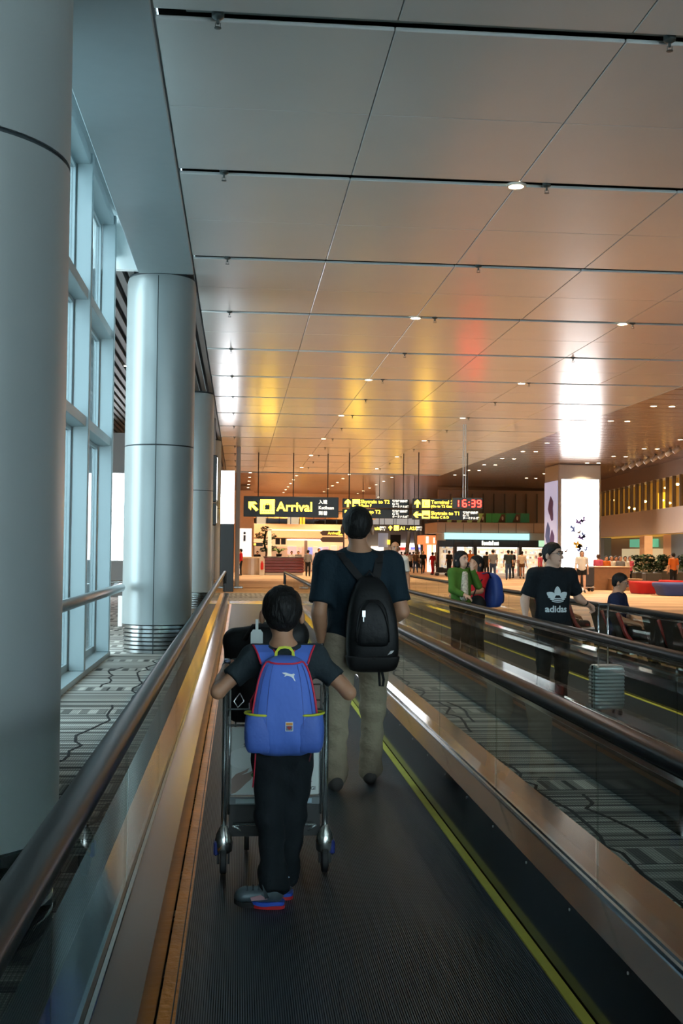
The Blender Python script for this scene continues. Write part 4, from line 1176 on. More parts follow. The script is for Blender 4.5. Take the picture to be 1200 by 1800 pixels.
def person(label, loc, rotz, H, shirt, trousers, skin='tan', hair='black', pose=None, vox=.012, g=1.0, sleeve='short', legs='long', shoes=None, hairstyle='short', face=False, group=None, wr=.0, seated=False, name='person', headturn=0., headtilt=0., extra=None, soft=.0, slv=.80):
    """figure facing local +Y, feet at z = 0; H body height"""
    k = H/1.75
    J = dict(head=v3(0, .015, 1.635), neck=v3(0, -.015, 1.49), chest=v3(0, 0, 1.30), belly=v3(0, .012, 1.10), pelvis=v3(0, 0, .95),
             ls=v3(-.185, -.01, 1.42), rs=v3(.185, -.01, 1.42), le=v3(-.245, -.02, 1.13), re=v3(.245, -.02, 1.13), lw=v3(-.26, .06, .89), rw=v3(.26, .06, .89),
             lh=v3(-.092, 0, .92), rh=v3(.092, 0, .92), lk=v3(-.10, .015, .50), rk=v3(.10, .015, .50), la=v3(-.105, -.02, .085), ra=v3(.105, -.02, .085))
    for q in J: J[q] = J[q]*k
    for q, v in (pose or {}).items():
        if q in J: J[q] = np.array(v, float)
    fdir = {'l': v3(-.06, 1, 0), 'r': v3(.06, 1, 0)}
    if pose and 'lfd' in pose: fdir['l'] = np.array(pose['lfd'], float)
    if pose and 'rfd' in pose: fdir['r'] = np.array(pose['rfd'], float)
    t = thing(name, label, 'person', loc, rotz, group)
    pts = np.array([J[q] for q in J]); lo, hi = pts.min(0)-.24*max(k, .8), pts.max(0)+.24*max(k, .8)
    lo[2] = max(lo[2], -.02) if not seated else lo[2]
    sk = SKIN[skin]
    small = vox > .017
    # --- head frame
    hc = J['head']; Rh = np.array(Matrix.Rotation(headturn, 3, 'Z') @ Matrix.Rotation(headtilt, 3, 'X'))
    hk = k*(1.0 if k > .95 else 1.0+(.95-k)*1.25)      # children have larger heads
    HP = lambda x, y, z: hc+Rh @ (np.array([x, y, z])*hk)
    B = Field(lo, hi, vox)
    B.ell(HP(0, -.008, .03), np.array([.081, .098, .095])*hk, .0, Rh); B.ell(HP(0, .022, -.035), np.array([.062, .075, .085])*hk, .03*hk, Rh)
    B.ell(HP(0, .055, -.088), np.array([.036, .034, .026])*hk, .03*hk, Rh)
    if face or not small:
        B.cone(HP(0, .098, .012), HP(0, .118, -.03), .010*hk, .016*hk, .012*hk)
        for s_ in (-1, 1):
            B.ell(HP(s_*.032, .104, .012), np.array([.019, .014, .011])*hk, 0, Rh, True)
            B.ell(HP(s_*.034, .088, .030), np.array([.026, .014, .010])*hk, .01*hk, Rh)
            B.ell(HP(s_*.093, -.004, -.018), np.array([.015, .021, .035])*hk, .006, Rh, False)
    B.cone(J['neck'], HP(0, -.02, -.07), .058*k, .054*k, .03*k)
    def torso(F, off):
        F.ell(J['chest'], np.array([.165*g+off, .105*g+off, .20+off])*k, .06*k)
        F.ell(J['belly'], np.array([.145*g+off, .108*g+off, .18+off])*k, .08*k)
        F.ell(J['pelvis'], np.array([.158*g+off, .112*g+off, .14+off])*k, .07*k)
        F.cone(J['ls'], J['rs'], (.062+off)*k, (.062+off)*k, .06*k)
        F.cone(J['neck']-v3(0, 0, .03)*k, J['chest']+v3(0, 0, .12)*k, (.062+off*.6)*k, .10*k, .05*k)
    torso(B, 0)
    for s_ in 'lr':
        S_, E_, W_ = J[s_+'s'], J[s_+'e'], J[s_+'w']
        B.cone(S_, E_, .052*k*g**.5, .040*k*g**.5, .03*k); B.cone(E_, W_, .041*k*g**.4, .027*k, .025*k)
        B.cone(E_+(W_-E_)*.18, E_+(W_-E_)*.45, .043*k*g**.4, .036*k, .02*k)
        # hand
        d = (pose or {}).get(s_+'hand'); d = np.array(d, float) if d is not None else (W_-E_); d = d/np.linalg.norm(d)
        side = np.cross(d, v3(0, 0, 1)); side = side/(np.linalg.norm(side)+1e-9) if np.linalg.norm(side) > .1 else v3(0, 1, 0)
        if abs(d[2]) > .6: side = v3(0, 1, 0)-d*d[1]; side /= np.linalg.norm(side)
        nrm = np.cross(d, side)
        pc = W_+d*.05*k
        B.cone(W_, W_+d*.085*k, .025*k, .030*k, .015*k, sq=(1, 1, 1))
        if not small:
            curl = (pose or {}).get('curl', .5); sg = 1 if s_ == 'l' else -1
            nn = nrm*(sg if abs(d[2]) > .6 else -np.sign(nrm[2]) if abs(nrm[2]) > .3 else 1)
            for f in range(4):
                b0 = W_+d*.085*k+side*(f-1.5)*.019*k; L_ = (.070, .082, .076, .058)[f]*k
                d1 = d*math.cos(curl*.6)+nn*math.sin(curl*.6); d2 = d*math.cos(curl*1.7)+nn*math.sin(curl*1.7)
                m1 = b0+d1*L_*.55; B.cone(b0-d*.015*k, m1, .0095*k, .0088*k, .006); B.cone(m1, m1+d2*L_*.5, .0088*k, .007*k, .004)
            tb = W_+d*.035*k+side*.03*k; td = d*.6+side*.55+nn*.55; td /= np.linalg.norm(td)
            B.cone(tb, tb+td*.04*k, .012*k, .0105*k, .01); B.cone(tb+td*.04*k, tb+td*.04*k+(d*.7+nn*.7)*.03*k, .0105*k, .008*k, .005)
        else: B.cone(W_+d*.07*k, W_+d*.15*k, .026*k, .014*k, .02*k)
    for s_ in 'lr':
        B.cone(J[s_+'h'], J[s_+'k'], .078*k*g**.5, .055*k, .05*k); B.cone(J[s_+'k'], J[s_+'a'], .052*k, .036*k, .03*k)
        kd = J[s_+'k']-J[s_+'a']; B.cone(J[s_+'k']-kd*.2+v3(0, -.012, 0)*k, J[s_+'k']-kd*.45+v3(0, -.012, 0)*k, .052*k, .042*k, .03*k)
        f = fdir[s_]/np.linalg.norm(fdir[s_]); B.cone(J[s_+'a']-v3(0, 0, .035)*k-f*.02*k, J[s_+'a']-v3(0, 0, .05)*k+f*.14*k, .035*k, .026*k, .02*k)
    B.build('body', sk, t)
    # --- shirt
    if shirt is not None:
        F = Field(lo, hi, vox); torso(F, .014)
        for s_ in 'lr':
            S_, E_, W_ = J[s_+'s'], J[s_+'e'], J[s_+'w']; ax = (E_-S_)/np.linalg.norm(E_-S_)
            if sleeve == 'short':
                e = S_+(E_-S_)*slv; F.cone(S_-ax*.01, e+ax*.05*k, .068*k*g**.5, .064*k*g**.5, .04*k, clip=[(e, ax)])
            elif sleeve == 'long':
                F.cone(S_, E_, .066*k*g**.5, .054*k*g**.5, .04*k); wx = (W_-E_)/np.linalg.norm(W_-E_); F.cone(E_, W_+wx*.02, .054*k, .038*k, .03*k, clip=[(W_-wx*.01, wx)])
            else: F.cone(S_-ax*.01, S_+ax*.03, .066*k, .06*k, .04*k, clip=[(S_+ax*.035*k, ax)])
        hem = J['pelvis'][2]+(-.02 if not seated else -.05)*k
        F.cut((0, 0, hem), (0, 0, -1)); 
        nz = J['neck']+v3(0, 0, .012)*k
        F.cut(nz, (0, -.35, 1))
        if wr: F.wrinkle(wr, (18, 18, 26), 1.3)
        F.build('shirt', shirt, t)
    # --- trousers
    if trousers is not None:
        F = Field(lo, hi, vox)
        F.ell(J['pelvis']-v3(0, 0, .01)*k, np.array([.168*g, .120*g, .135])*k, .04*k)
        for s_ in 'lr':
            Hh, K_, A_ = J[s_+'h'], J[s_+'k'], J[s_+'a']
            if legs == 'long':
                F.cone(Hh, K_, (.096+soft)*k*g**.5, (.070+soft)*k, .05*k); ad = (A_-K_)/np.linalg.norm(A_-K_); e = A_+ad*.005*k
                F.cone(K_, e+ad*.03*k, (.068+soft)*k, (.058+soft)*k, .03*k, clip=[(e-ad*.012*k, ad)])
                if soft > 0:
                    for q in range(3): F.cone(e-ad*(.02+.045*q)*k+v3(-.02, 0, 0), e-ad*(.02+.045*q)*k+v3(.02, .0, 0), (.054+soft-.003*q)*k, (.052+soft-.003*q)*k, .012)
            elif legs == 'shorts':
                e = Hh+(K_-Hh)*.45; ad = (K_-Hh)/np.linalg.norm(K_-Hh); F.cone(Hh, e+ad*.05*k, .098*k, .09*k, .05*k, clip=[(e, ad)])
            elif legs == 'skirt':
                e = Hh+(K_-Hh)*.9; F.cone(Hh, e, .11*k, .12*k, .09*k)
        F.cut((0, 0, J['pelvis'][2]+.085*k), (0, 0, 1))
        if wr: F.wrinkle(wr*1.7, (13, 13, 40), .4)
        F.build('trousers' if legs == 'long' else 'shorts' if legs == 'shorts' else 'skirt', trousers, t)
    # --- shoes
    if shoes is not None:
        for s_ in 'lr':
            A_ = J[s_+'a']; f = fdir[s_]/np.linalg.norm(fdir[s_]); F = Field(A_-.24*k, A_+.24*k, min(vox, .012)); zs = A_[2]-.085*k
            F.cone(A_+v3(0, 0, -.035)*k-f*.025*k, A_+v3(0, 0, -.052)*k+f*.15*k, .043*k, .034*k, .02*k); F.cone(A_-f*.02*k, A_+v3(0, 0, .0)*k, .043*k, .043*k, .03*k)
            F.cut((0, 0, zs), (0, 0, -1)); F.cut((0, 0, A_[2]+.03*k), (0, 0, 1)); F.build('shoe', shoes, t)
    # --- hair
    hm = HAIR[hair] if hair in HAIR else None
    if hm is not None:
        F = Field(hc-.40*hk, hc+.24*hk, min(vox, .012))
        if hairstyle == 'bald':
            F.ell(HP(0, -.016, .0), np.array([.085, .100, .085])*hk, 0, Rh); F.cut(HP(0, 0, .045), Rh @ v3(0, .3, 1)); F.cut(HP(0, .03, 0), Rh @ v3(0, 1, -.2)); F.cut(HP(0, 0, -.06), Rh @ v3(0, .2, -1))
        else:
            F.ell(HP(0, -.012, .028), np.array([.092, .110, .102])*hk, 0, Rh); F.ell(HP(0, -.048, -.022), np.array([.068, .058, .062])*hk, .025, Rh)
            F.cut(HP(0, .058, .045), Rh @ v3(0, 1, -.75)); 
            if hairstyle == 'short': F.cut(HP(0, .012, -.005), Rh @ v3(0, 1, -.9))
            elif hairstyle == 'bob':
                for s_ in (-1, 1): F.cone(HP(s_*.065, -.01, .02), HP(s_*.075, .01, -.09), .035*hk, .032*hk, .03)
                F.ell(HP(0, -.05, -.06), np.array([.09, .06, .08])*hk, .04, Rh); F.cut(HP(0, 0, -.12), Rh @ v3(0, .1, -1))
            elif hairstyle == 'long':
                for s_ in (-1, 1): F.cone(HP(s_*.06, -.02, .0), HP(s_*.07, -.01, -.26), .038*hk, .028*hk, .03)
                F.cone(HP(0, -.06, .0), HP(0, -.075, -.28), .07*hk, .045*hk, .04)
            elif hairstyle == 'bun':
                F.ell(HP(0, -.11, .07), np.array([.045, .045, .045])*hk, .02, Rh); F.cut(HP(0, -.02, -.075), Rh @ v3(0, .55, -1)); F.cut(HP(0, .02, -.02), Rh @ v3(0, 1, -.9))
        if not small: F.wrinkle(.0035, (95, 95, 60), .7)
        F.build('hair', hm, t)
    # --- face
    if face:
        for s_ in (-1, 1):
            e = MB().ell(HP(s_*.032, .094, .012), (.0135*hk, .010*hk, .0085*hk), 10, 7, Matrix(Rh)).build('eye', eye_w, t, True)
            MB().ell(HP(s_*.032, .1015, .012), (.0062*hk, .005*hk, .0066*hk), 8, 6, Matrix(Rh)).build('iris', eye_k, e, True)
            p = [HP(s_*(.016+.014*q), .108-.004*q*q, .034+.004*(1-abs(q-1))) for q in range(3)]
            MB().tube([tuple(x) for x in p], .0045*hk, 6).build('eyebrow', hm or eye_k, t, True)
        MB().tube([tuple(HP(x, .098-.9*x*x*6, -.062)) for x in (-.024, -.012, 0, .012, .024)], .006*hk, 6, flat=(1, .7)).build('lips', lip_m, t, True)
    return t, J, HP, k, hk
def glasses(t, HP, hk, m=None, y=.116):
    m = m or mat('glasses_black', (.008, .008, .01), .3)
    g_ = MB()
    for s_ in (-1, 1):
        pts = [HP(s_*.034+.025*math.cos(a), y-.004-.004*abs(math.cos(a)), .010+.015*math.sin(a)) for a in [2*PI*q/12 for q in range(13)]]
        g_.tube([tuple(p) for p in pts], .0022*hk, 5); g_.tube([tuple(HP(s_*.059, y-.008, .014)), tuple(HP(s_*.084, .03, .014)), tuple(HP(s_*.084, -.01, .004))], .0022*hk, 5)
    g_.tube([tuple(HP(-.010, y, .014)), tuple(HP(.010, y, .014))], .0022*hk, 5)
    g_.build('glasses', m, t, True)
def wristband(t, J, s_, k, m, w_=.016, r=.033, nm='wristwatch', face_m=None):
    a = J[s_+'w']+(J[s_+'e']-J[s_+'w'])*.10; d = J[s_+'e']-J[s_+'w']; d = d/np.linalg.norm(d)
    o = MB().tube([tuple(a-d*w_), tuple(a+d*w_)], r*k, 14).build(nm, m, t, True)
    if face_m is not None:
        n = np.array([0, -.7, .7]); n = n-d*(n@d); n /= np.linalg.norm(n); c = a+n*r*k
        MB().cyl(tuple(c), tuple(c+n*.012), .022*k, .020*k, 14).build('watch_face', face_m, o, True)
cloth = lambda n, c, b=.5, s_=22., st=(1, 1, .7), r=.85: mat('cloth_'+n, c, r, bump=b, bscale=s_, stretch=st, spec=.2)
navy = cloth('navy', (.010, .022, .032)); khaki = cloth('khaki', (.40, .325, .235), .9, 13., (1, 1, 1.3)); darkpant = cloth('dark_trousers', (.010, .014, .018)); charcoal = cloth('charcoal', (.022, .032, .038))
white_c = cloth('white', (.62, .60, .56)); black_c = cloth('black', (.012, .012, .013)); green_c = cloth('green', (.06, .14, .02)); red_c = cloth('red', (.45, .012, .018)); denim = cloth('denim', (.03, .05, .10)); grey_c = cloth('grey', (.16, .16, .17)); pink_c = cloth('pink', (.5, .08, .14)); brown_c = cloth('brown', (.12, .06, .03)); blue_c = cloth('blue', (.02, .05, .22)); darkblue = cloth('dark_blue', (.012, .018, .05)); orange_c = cloth('orange', (.5, .12, .02)); cream_c = cloth('cream', (.6, .5, .4))
shoe_k = mat('shoe_black', (.012, .012, .013), .4); shoe_g = mat('shoe_grey', (.06, .07, .085), .5); shoe_w = mat('shoe_white', (.6, .6, .58), .5)

from mathutils.bvhtree import BVHTree
def decal(objs, parent, target, ydir=1, off=.002):
    """settle thin prints onto the cloth they are printed on (local Y direction)"""
    tm = target.data; bv = BVHTree.FromPolygons([v.co for v in tm.vertices], [p.vertices[:] for p in tm.polygons])
    for o in objs:
        M_ = o.matrix_basis; Mi = M_.inverted(); 
        ys = [(M_ @ v.co).y for v in o.data.vertices]; y0 = min(ys)
        for v in o.data.vertices:
            w_ = M_ @ v.co; h_ = bv.ray_cast(Vector((w_.x, ydir*1.0, w_.z)), Vector((0, -ydir, 0)))
            if h_[0] is not None:
                ex = (w_.y-y0); w_.y = h_[0].y+ydir*off+(ex if ydir > 0 else -(max(ys)-y0)+ex); v.co = Mi @ w_
def child(t, nm):
    for c_ in t.children:
        if c_.name.split('.')[0] == nm: return c_
# ---------------------------------------------------------------- the tall man with the black backpack
X0, Y0 = .79, 7.52
ft = lambda x, y, z: (x-X0, y-Y0, z)
pose = dict(head=(-.005, .015, 1.725), neck=(.0, -.02, 1.565), chest=(.0, 0, 1.36), belly=(0, .03, 1.15), pelvis=(0.01, .0, .985),
            ls=(-.215, -.01, 1.475), rs=(.215, -.01, 1.475), le=(-.262, -.07, 1.16), re=(.285, -.07, 1.17), lw=(-.235, .03, .93), rw=(.16, .16, 1.05),
            lhand=(.2, .3, -.9), rhand=(-1, .5, -.1), lh=(-.10, 0, .95), rh=(.11, 0, .95), lk=(-.135, -.01, .52), rk=(.115, .07, .51), la=(-.145, -.08, .085), ra=(.11, .14, .085), lfd=(-.12, 1, 0), rfd=(.22, 1, 0))
man, J, HP, k, hk = person('tall man seen from behind in dark navy shirt with black backpack', (X0, Y0, .016), 0, 1.85, navy, khaki, 'tan', 'black', pose, .009, 1.20, shoes=mat('shoe_dusty', (.09, .08, .075), .7), wr=.0035, soft=.004, headturn=-.15)
wristband(man, J, 'l', k, black_m, .013, .034, 'wristband')
# backpack shell helper: rounded shell lofted upwards, back face towards -Y
def shell(m, prof, n=36, e=.55):
    """prof rows: (z, halfwidth, depth_out, x_shift) ; cross-section flat at y=0 and bulging to -Y"""
    rings = []
    for z, hw, dp, xs in prof:
        ring = []
        for i in range(n):
            a = 2*PI*i/n; c_, s_ = math.cos(a), math.sin(a)
            ring.append((xs+hw*math.copysign(abs(c_)**e, c_), -dp*.5+dp*.5*math.copysign(abs(s_)**e, s_), z))
        rings.append(ring)
    m.loft(rings); return m
def smooth_prof(ctrl, n):
    zs = [c_[0] for c_ in ctrl]; out = []
    for i in range(n):
        u = i/(n-1)*(len(ctrl)-1); j = min(int(u), len(ctrl)-2); f = u-j
        p0, p1, p2, p3 = ctrl[max(j-1, 0)], ctrl[j], ctrl[j+1], ctrl[min(j+2, len(ctrl)-1)]
        out.append(tuple(.5*((2*p1[q])+(-p0[q]+p2[q])*f+(2*p0[q]-5*p1[q]+4*p2[q]-p3[q])*f*f+(-p0[q]+3*p1[q]-3*p2[q]+p3[q])*f**3) for q in range(4)))
    return out
bk = mat('black_nylon', (.005, .006, .007), .55, spec=.3, bump=.35, bscale=14)
bk2 = mat('black_nylon_dull', (.006, .006, .007), .75)
bp = thing('backpack', 'black backpack on the tall man with small pale logo', 'backpack', (.862, Y0-.145, .79+.016))
prof = smooth_prof([(0, .085, .10, 0), (.03, .135, .15, 0), (.12, .165, .18, 0), (.28, .165, .19, -.005), (.42, .145, .17, -.01), (.54, .105, .13, -.015), (.60, .06, .08, -.015), (.615, .03, .04, -.015)], 26)
shell(MB(), prof).build('body', bk, bp, True)
pf = smooth_prof([(.17, .07, .05, 0), (.19, .10, .07, 0), (.28, .105, .08, 0), (.40, .085, .07, 0), (.455, .05, .05, 0), (.465, .03, .03, 0)], 14)
o = shell(MB(), pf, 28).build('front_pocket', bk, bp, True); o.location = (-.01, -.15, 0)
def shell_pt(prof, z, ang, e=.55, out=.004):
    for i in range(len(prof)-1):
        if prof[i][0] <= z <= prof[i+1][0]:
            f = (z-prof[i][0])/(prof[i+1][0]-prof[i][0]+1e-9); r = [prof[i][q]*(1-f)+prof[i+1][q]*f for q in range(4)]; break
    else: r = prof[-1] if z > prof[-1][0] else prof[0]
    c_, s_ = math.cos(ang), math.sin(ang)
    return (r[3]+(r[1]+out)*math.copysign(abs(c_)**e, c_), -r[2]*.5+(r[2]*.5+out)*math.copysign(abs(s_)**e, s_), z)
zp = [shell_pt(pf, .2+.25*math.sin(PI*q/16)*1., PI+.35+(PI-.7)*q/16) for q in range(17)]
MB().tube([(x-.01, y-.152, z) for x, y, z in zp], .005, 6).build('pocket_zip', bk2, bp, True)
MB().box(-.085, -.065, -.252, -.246, .36, .40).box(-.08, -.073, -.252, -.246, .33, .36).build('zip_pull', chrome, bp)
MB().prism([(.0, .0), (.03, .012), (.042, .03), (.02, .026), (.012, .014)], .003, lambda u, v, w_: (.085+u, -.182-w_, .115+v)).build('logo', mat('logo_grey', (.5, .5, .5), .4), bp)
MB().tube([(-.12, -.10, .10), (.0, -.195, .095), (.12, -.10, .10)], .006, 6).build('lower_seam', bk2, bp, True)
o = shell(MB(), smooth_prof([(-.0, .10, .12, 0), (.02, .15, .17, 0), (.09, .172, .19, 0), (.105, .168, .186, 0)], 8)).build('bottom_panel', bk2, bp, True)
for s_ in (-1, 1):
    st = [(s_*.035-.015, -.045, .565), (s_*.07-.035, -.012, .63), (s_*.105-.055, .022, .70), (s_*.13-.068, .07, .755), (s_*.14-.072, .15, .765), (s_*.145-.072, .25, .70), (s_*.15-.072, .27, .60)]
    w_ = .026
    MB().loft([[(x-w_, y-.006, z-.004), (x+w_, y-.006, z-.004), (x+w_, y+.002, z+.008), (x-w_, y+.002, z+.008)] for x, y, z in st]).build('shoulder_strap', bk2, bp)
MB().tube([(-.05, -.05, .60), (-.02, -.06, .645), (.02, -.06, .60)], .01, 6).build('grab_loop', bk2, bp, True)
MB().tube([(.06, -.08, .02), (.075, -.09, -.05), (.07, -.09, -.09), (.05, -.09, -.09), (.045, -.08, 0)], .009, 6).build('strap_end', bk2, bp, True)

# ---------------------------------------------------------------- the boy
X0, Y0 = .205, 5.06
pose = dict(head=(-.01, .02, 1.285), neck=(-.005, -.01, 1.145), chest=(0, .0, 1.0), belly=(0, .0, .86), pelvis=(0, 0, .735),
            ls=(-.135, -.0, 1.085), rs=(.135, -.0, 1.085), le=(-.287, -.05, .945), re=(.285, -.05, .94), lw=(-.25, .30, 1.03), rw=(.215, .30, 1.03), lhand=(.3, 1, -.1), rhand=(-.3, 1, -.1), curl=1.0,
            lh=(-.065, 0, .70), rh=(.07, .01, .70), lk=(-.055, .0, .39), rk=(.05, .05, .39), la=(-.03, -.01, .085), ra=(.02, .13, .085), lfd=(-1., .28, 0), rfd=(-.2, 1, 0))
boy, J, HP, k, hk = person('boy seen from behind in dark tee pushing the luggage trolley', (X0, Y0, .016), 0, 1.37, charcoal, darkpant, 'tan', 'black', pose, .0075, .86, wr=.003, soft=.004, slv=.60)
wristband(boy, J, 'l', k, black_m, .016, .030, 'wristwatch', mat('watch_blue', (.3, .4, .6), .2, .6)); wristband(boy, J, 'r', k, black_m, .016, .030, 'wristband')
# sneakers: built for the two feet
def sneaker(parent, heel, d, nm_mirror=1):
    d = np.array(d, float); d /= np.linalg.norm(d); Rm = np.array([[d[1], d[0], 0], [-d[0], d[1], 0], [0, 0, 1]])   # local +Y -> d
    W = lambda x, y, z: np.array(heel)+Rm @ np.array([x, y, z])
    up = Field(np.array(heel)-.28, np.array(heel)+.30, .006)
    up.cone(W(0, .035, .058), W(0, .16, .048), .039, .038, .02); up.cone(W(0, .03, .085), W(0, .06, .09), .036, .034, .02); up.ell(W(0, .178, .042), (.038, .038, .032), .02)
    up.cut(W(0, 0, .026), (0, 0, -1)); up.cut(W(0, .03, .105), (0, 0, 1))
    u = up.build('sneaker', mat('sneaker_silver', (.11, .145, .165), .35, .4), parent)
    def sole(z0, z1, m, y0, y1, hw, nm, amp=0):
        out = []
        for q in range(26):
            a = 2*PI*q/26; c_, s_ = math.cos(a), math.sin(a); out.append((hw*math.copysign(abs(c_)**.7, c_), (y0+y1)/2+(y1-y0)/2*math.copysign(abs(s_)**.8, s_)))
        r = [[tuple(W(x, y, z0+(amp*math.sin(y*60) if z0 > .012 else 0)+max(0, (y-.17))*.35)) for x, y in out], [tuple(W(x*1.02, y, z1+amp*math.sin(y*60)+max(0, (y-.17))*.35)) for x, y in out]]
        MB().loft(r).build(nm, m, u, True, angle=.6)
    sole(.0, .014, mat('sole_red', (.55, .02, .03), .5), -.012, .13, .040, 'outsole'); sole(.014, .030, mat('sole_blue', (.03, .10, .55), .45), -.010, .14, .042, 'midsole', .003)
    sole(.002, .024, black_m, .11, .214, .036, 'toe_sole')
    MB().tube([tuple(W(.046, .06, .05)), tuple(W(.034, .075, .094)), tuple(W(-.034, .075, .094)), tuple(W(-.046, .06, .05))], .018, 8, flat=(1, .25)).build('strap', mat('strap_grey', (.05, .07, .08), .5), u, True)
    for yy in (.10, .125, .15): MB().tube([tuple(W(.028, yy, .080-.1*(yy-.1))), tuple(W(0, yy+.006, .0935-.13*(yy-.1))), tuple(W(-.028, yy, .080-.1*(yy-.1)))], .0045, 5).build('lace', mat('lace_dark', (.03, .05, .06), .6), u, True)
    for s_ in (-1, 1):
        MB().prism([(.06, .045), (.13, .035), (.135, .05), (.09, .062)], .004, lambda a, b, c_: tuple(W(s_*(.0385+c_), a, b))).build('side_flash', mat('flash_pink', (.6, .35, .38), .35, .3), u)
    MB().tube([tuple(W(.03, .0, .095)), tuple(W(0, -.012, .105)), tuple(W(-.03, .0, .095))], .008, 6).build('collar', mat('collar_blue', (.45, .6, .8), .6), u, True)
sneaker(boy, J['la']+np.array([.035, -.01, -.084]), (-1, .18, 0)); sneaker(boy, J['ra']+np.array([.01, -.04, -.084]), (-.35, 1, 0))
# blue backpack
blu = mat('blue_ripstop', (.085, .175, .60), .6, bump=.55, bscale=9, stretch=(1, 1, .6), spec=.3); blu2 = mat('blue_pocket', (.07, .145, .52), .6, bump=.5, bscale=12)
redp = mat('red_piping', (.62, .015, .05), .5); lime = mat('lime_webbing', (.58, .62, .04), .6)
pack = thing('backpack', 'blue school backpack with red piping and lime handle on the boy', 'backpack', (.203, 4.975, .685+.016))
prof = smooth_prof([(0, .085, .08, 0), (.018, .112, .115, 0), (.07, .132, .145, 0), (.16, .140, .155, 0), (.26, .128, .145, 0), (.34, .112, .125, 0), (.395, .088, .10, 0), (.418, .052, .065, 0), (.424, .028, .035, 0)], 34)
m = MB(); shell(m, prof, 56, .62)
rw_ = random.Random(3)
for i, (x, y, z) in enumerate(m.v):     # soft creases in the fabric
    if y < -.03:
        c_ = .0035*math.sin(38*z+14*x+2*math.sin(30*x))*max(0, 1-z/.24)+.0018*math.sin(70*x+25*z); m.v[i] = (x, y+c_, z)
m.build('body', blu, pack, True)
def on(z, a, o_=.003): return shell_pt(prof, z, a, .62, o_)
# arched zip piping
arch = [on(.165+.245*(q/14), PI+.42) for q in range(13)]
front = [on(.165+.245*(q/16), PI*1.5-.95+.0*q) for q in range(13)]
zs = [.165, .20, .24, .28, .32, .355, .382, .400]
left = [on(z, PI+.30+.03*i) for i, z in enumerate(zs)]; right = [on(z, 2*PI-.30-.03*i) for i, z in enumerate(zs)]
top = [on(.405-.010*math.cos(PI*(q-6)/12), PI+.62+(PI-1.24)*q/12, .004) for q in range(1, 12)]
MB().tube(left+top+right[::-1], .0045, 6).build('zip_piping', redp, pack, True)
for s_ in (1, -1):
    a0 = PI*1.5+s_*.72
    MB().tube([on(.03+.36*q/14, a0+s_*.12*math.sin(PI*q/14), .001) for q in range(15)], .0016, 5).build('panel_seam', mat('seam_blue', (.05, .08, .34), .7), pack, True)
    MB().tube([on(.05+.34*q/14, PI*1.5+s_*.40, .001) for q in range(15)], .0014, 5).build('panel_seam', mat('seam_blue', (.05, .08, .34), .7), pack, True)
    # side pocket and its lime trim
    sp = smooth_prof([(.02, .05, .09, 0), (.05, .062, .11, 0), (.12, .066, .12, 0), (.178, .060, .115, 0), (.182, .056, .11, 0)], 10)
    o = shell(MB(), sp, 28, .7).build('side_pocket', blu2, pack, True); o.location = (s_*.104, -.034, 0)
    ring = [(s_*.104+.064*math.cos(a), -.034-.0585+.061*math.sin(a), .183+.004*math.cos(a)*s_) for a in [2*PI*q/24 for q in range(25)]]
    MB().tube(ring, .0055, 6).build('pocket_trim', lime, pack, True)
    # shoulder strap with red binding
    st = [(s_*.062, -.03, .385), (s_*.078, .008, .428), (s_*.094, .05, .456), (s_*.108, .10, .456), (s_*.116, .15, .41), (s_*.12, .185, .33)]
    m = MB(); w_ = .039
    m.loft([[(x-w_, y, z-.004), (x+w_, y, z-.004), (x+w_, y+.002, z+.006), (x-w_, y+.002, z+.006)] for x, y, z in st]); m.build('shoulder_strap', blu, pack)
    for e in (-1, 1): MB().tube([(x+e*w_, y, z+.003) for x, y, z in st], .0048, 6).build('strap_binding', redp, pack, True)
    MB().tube([(s_*.118, .02, .27), (s_*.142, .03, .22), (s_*.14, .02, .12)], .008, 6, flat=(1, .4)).build('lower_strap', redp, pack, True)
h_ = [(-.045, -.022, .405), (-.042, -.03, .44), (-.026, -.034, .462), (0, -.036, .466), (.026, -.034, .462), (.042, -.03, .44), (.045, -.022, .405)]
m = MB(); m.loft([[(x, y-.008, z), (x*.72, y-.008, z-(.010 if abs(x) < .03 else 0)), (x*.72, y-.004, z-(.010 if abs(x) < .03 else 0)), (x, y-.004, z)] for x, y, z in h_]); m.build('grab_handle', lime, pack)
fy = lambda z: on(z, PI*1.5, .0)[1]
# leaping cat shaped print, patch, dangling strap
cat_ = [(-.040, .016), (-.022, .017), (-.006, .011), (.006, .009), (.016, .012), (.021, .008), (.016, .002), (.018, -.010), (.024, -.022), (.019, -.022), (.012, -.010), (.004, -.003), (-.006, .001), (-.018, .003), (-.026, -.002), (-.030, .000), (-.022, .007), (-.032, .010)]
MB().prism([(u*.9+.022, v*.9+.345) for u, v in cat_], .003, lambda u, v, w_: (u, fy(v)-.0035-w_, v)).build('cat_print', mat('print_silver', (.75, .77, .78), .35, .2), pack)
MB().box(.002, .034, fy(.14)-.006, fy(.14)+.004, .118, .156).build('patch', mat('patch_white', (.75, .75, .73), .6), pack)
MB().box(.0045, .0315, fy(.14)-.0075, fy(.14)-.006, .143, .1535).build('patch_top', mat('patch_orange', (.62, .26, .04), .6), pack)
MB().box(.0045, .0315, fy(.14)-.0075, fy(.14)-.006, .1205, .141).build('patch_field', mat('patch_blue', (.10, .16, .26), .6), pack)
MB().prism([(.018, .1225), (.007, .134), (.011, .139), (.025, .139), (.029, .134)], .0012, lambda u, v, w_: (u, fy(.14)-.0078-w_, v)).build('patch_shape', mat('patch_red', (.35, .03, .02), .6), pack)
zl = on(.165, PI+.30)
MB().tube([zl, (zl[0]-.002, zl[1]-.006, .14)], .006, 6).build('zip_pull', redp, pack, True)
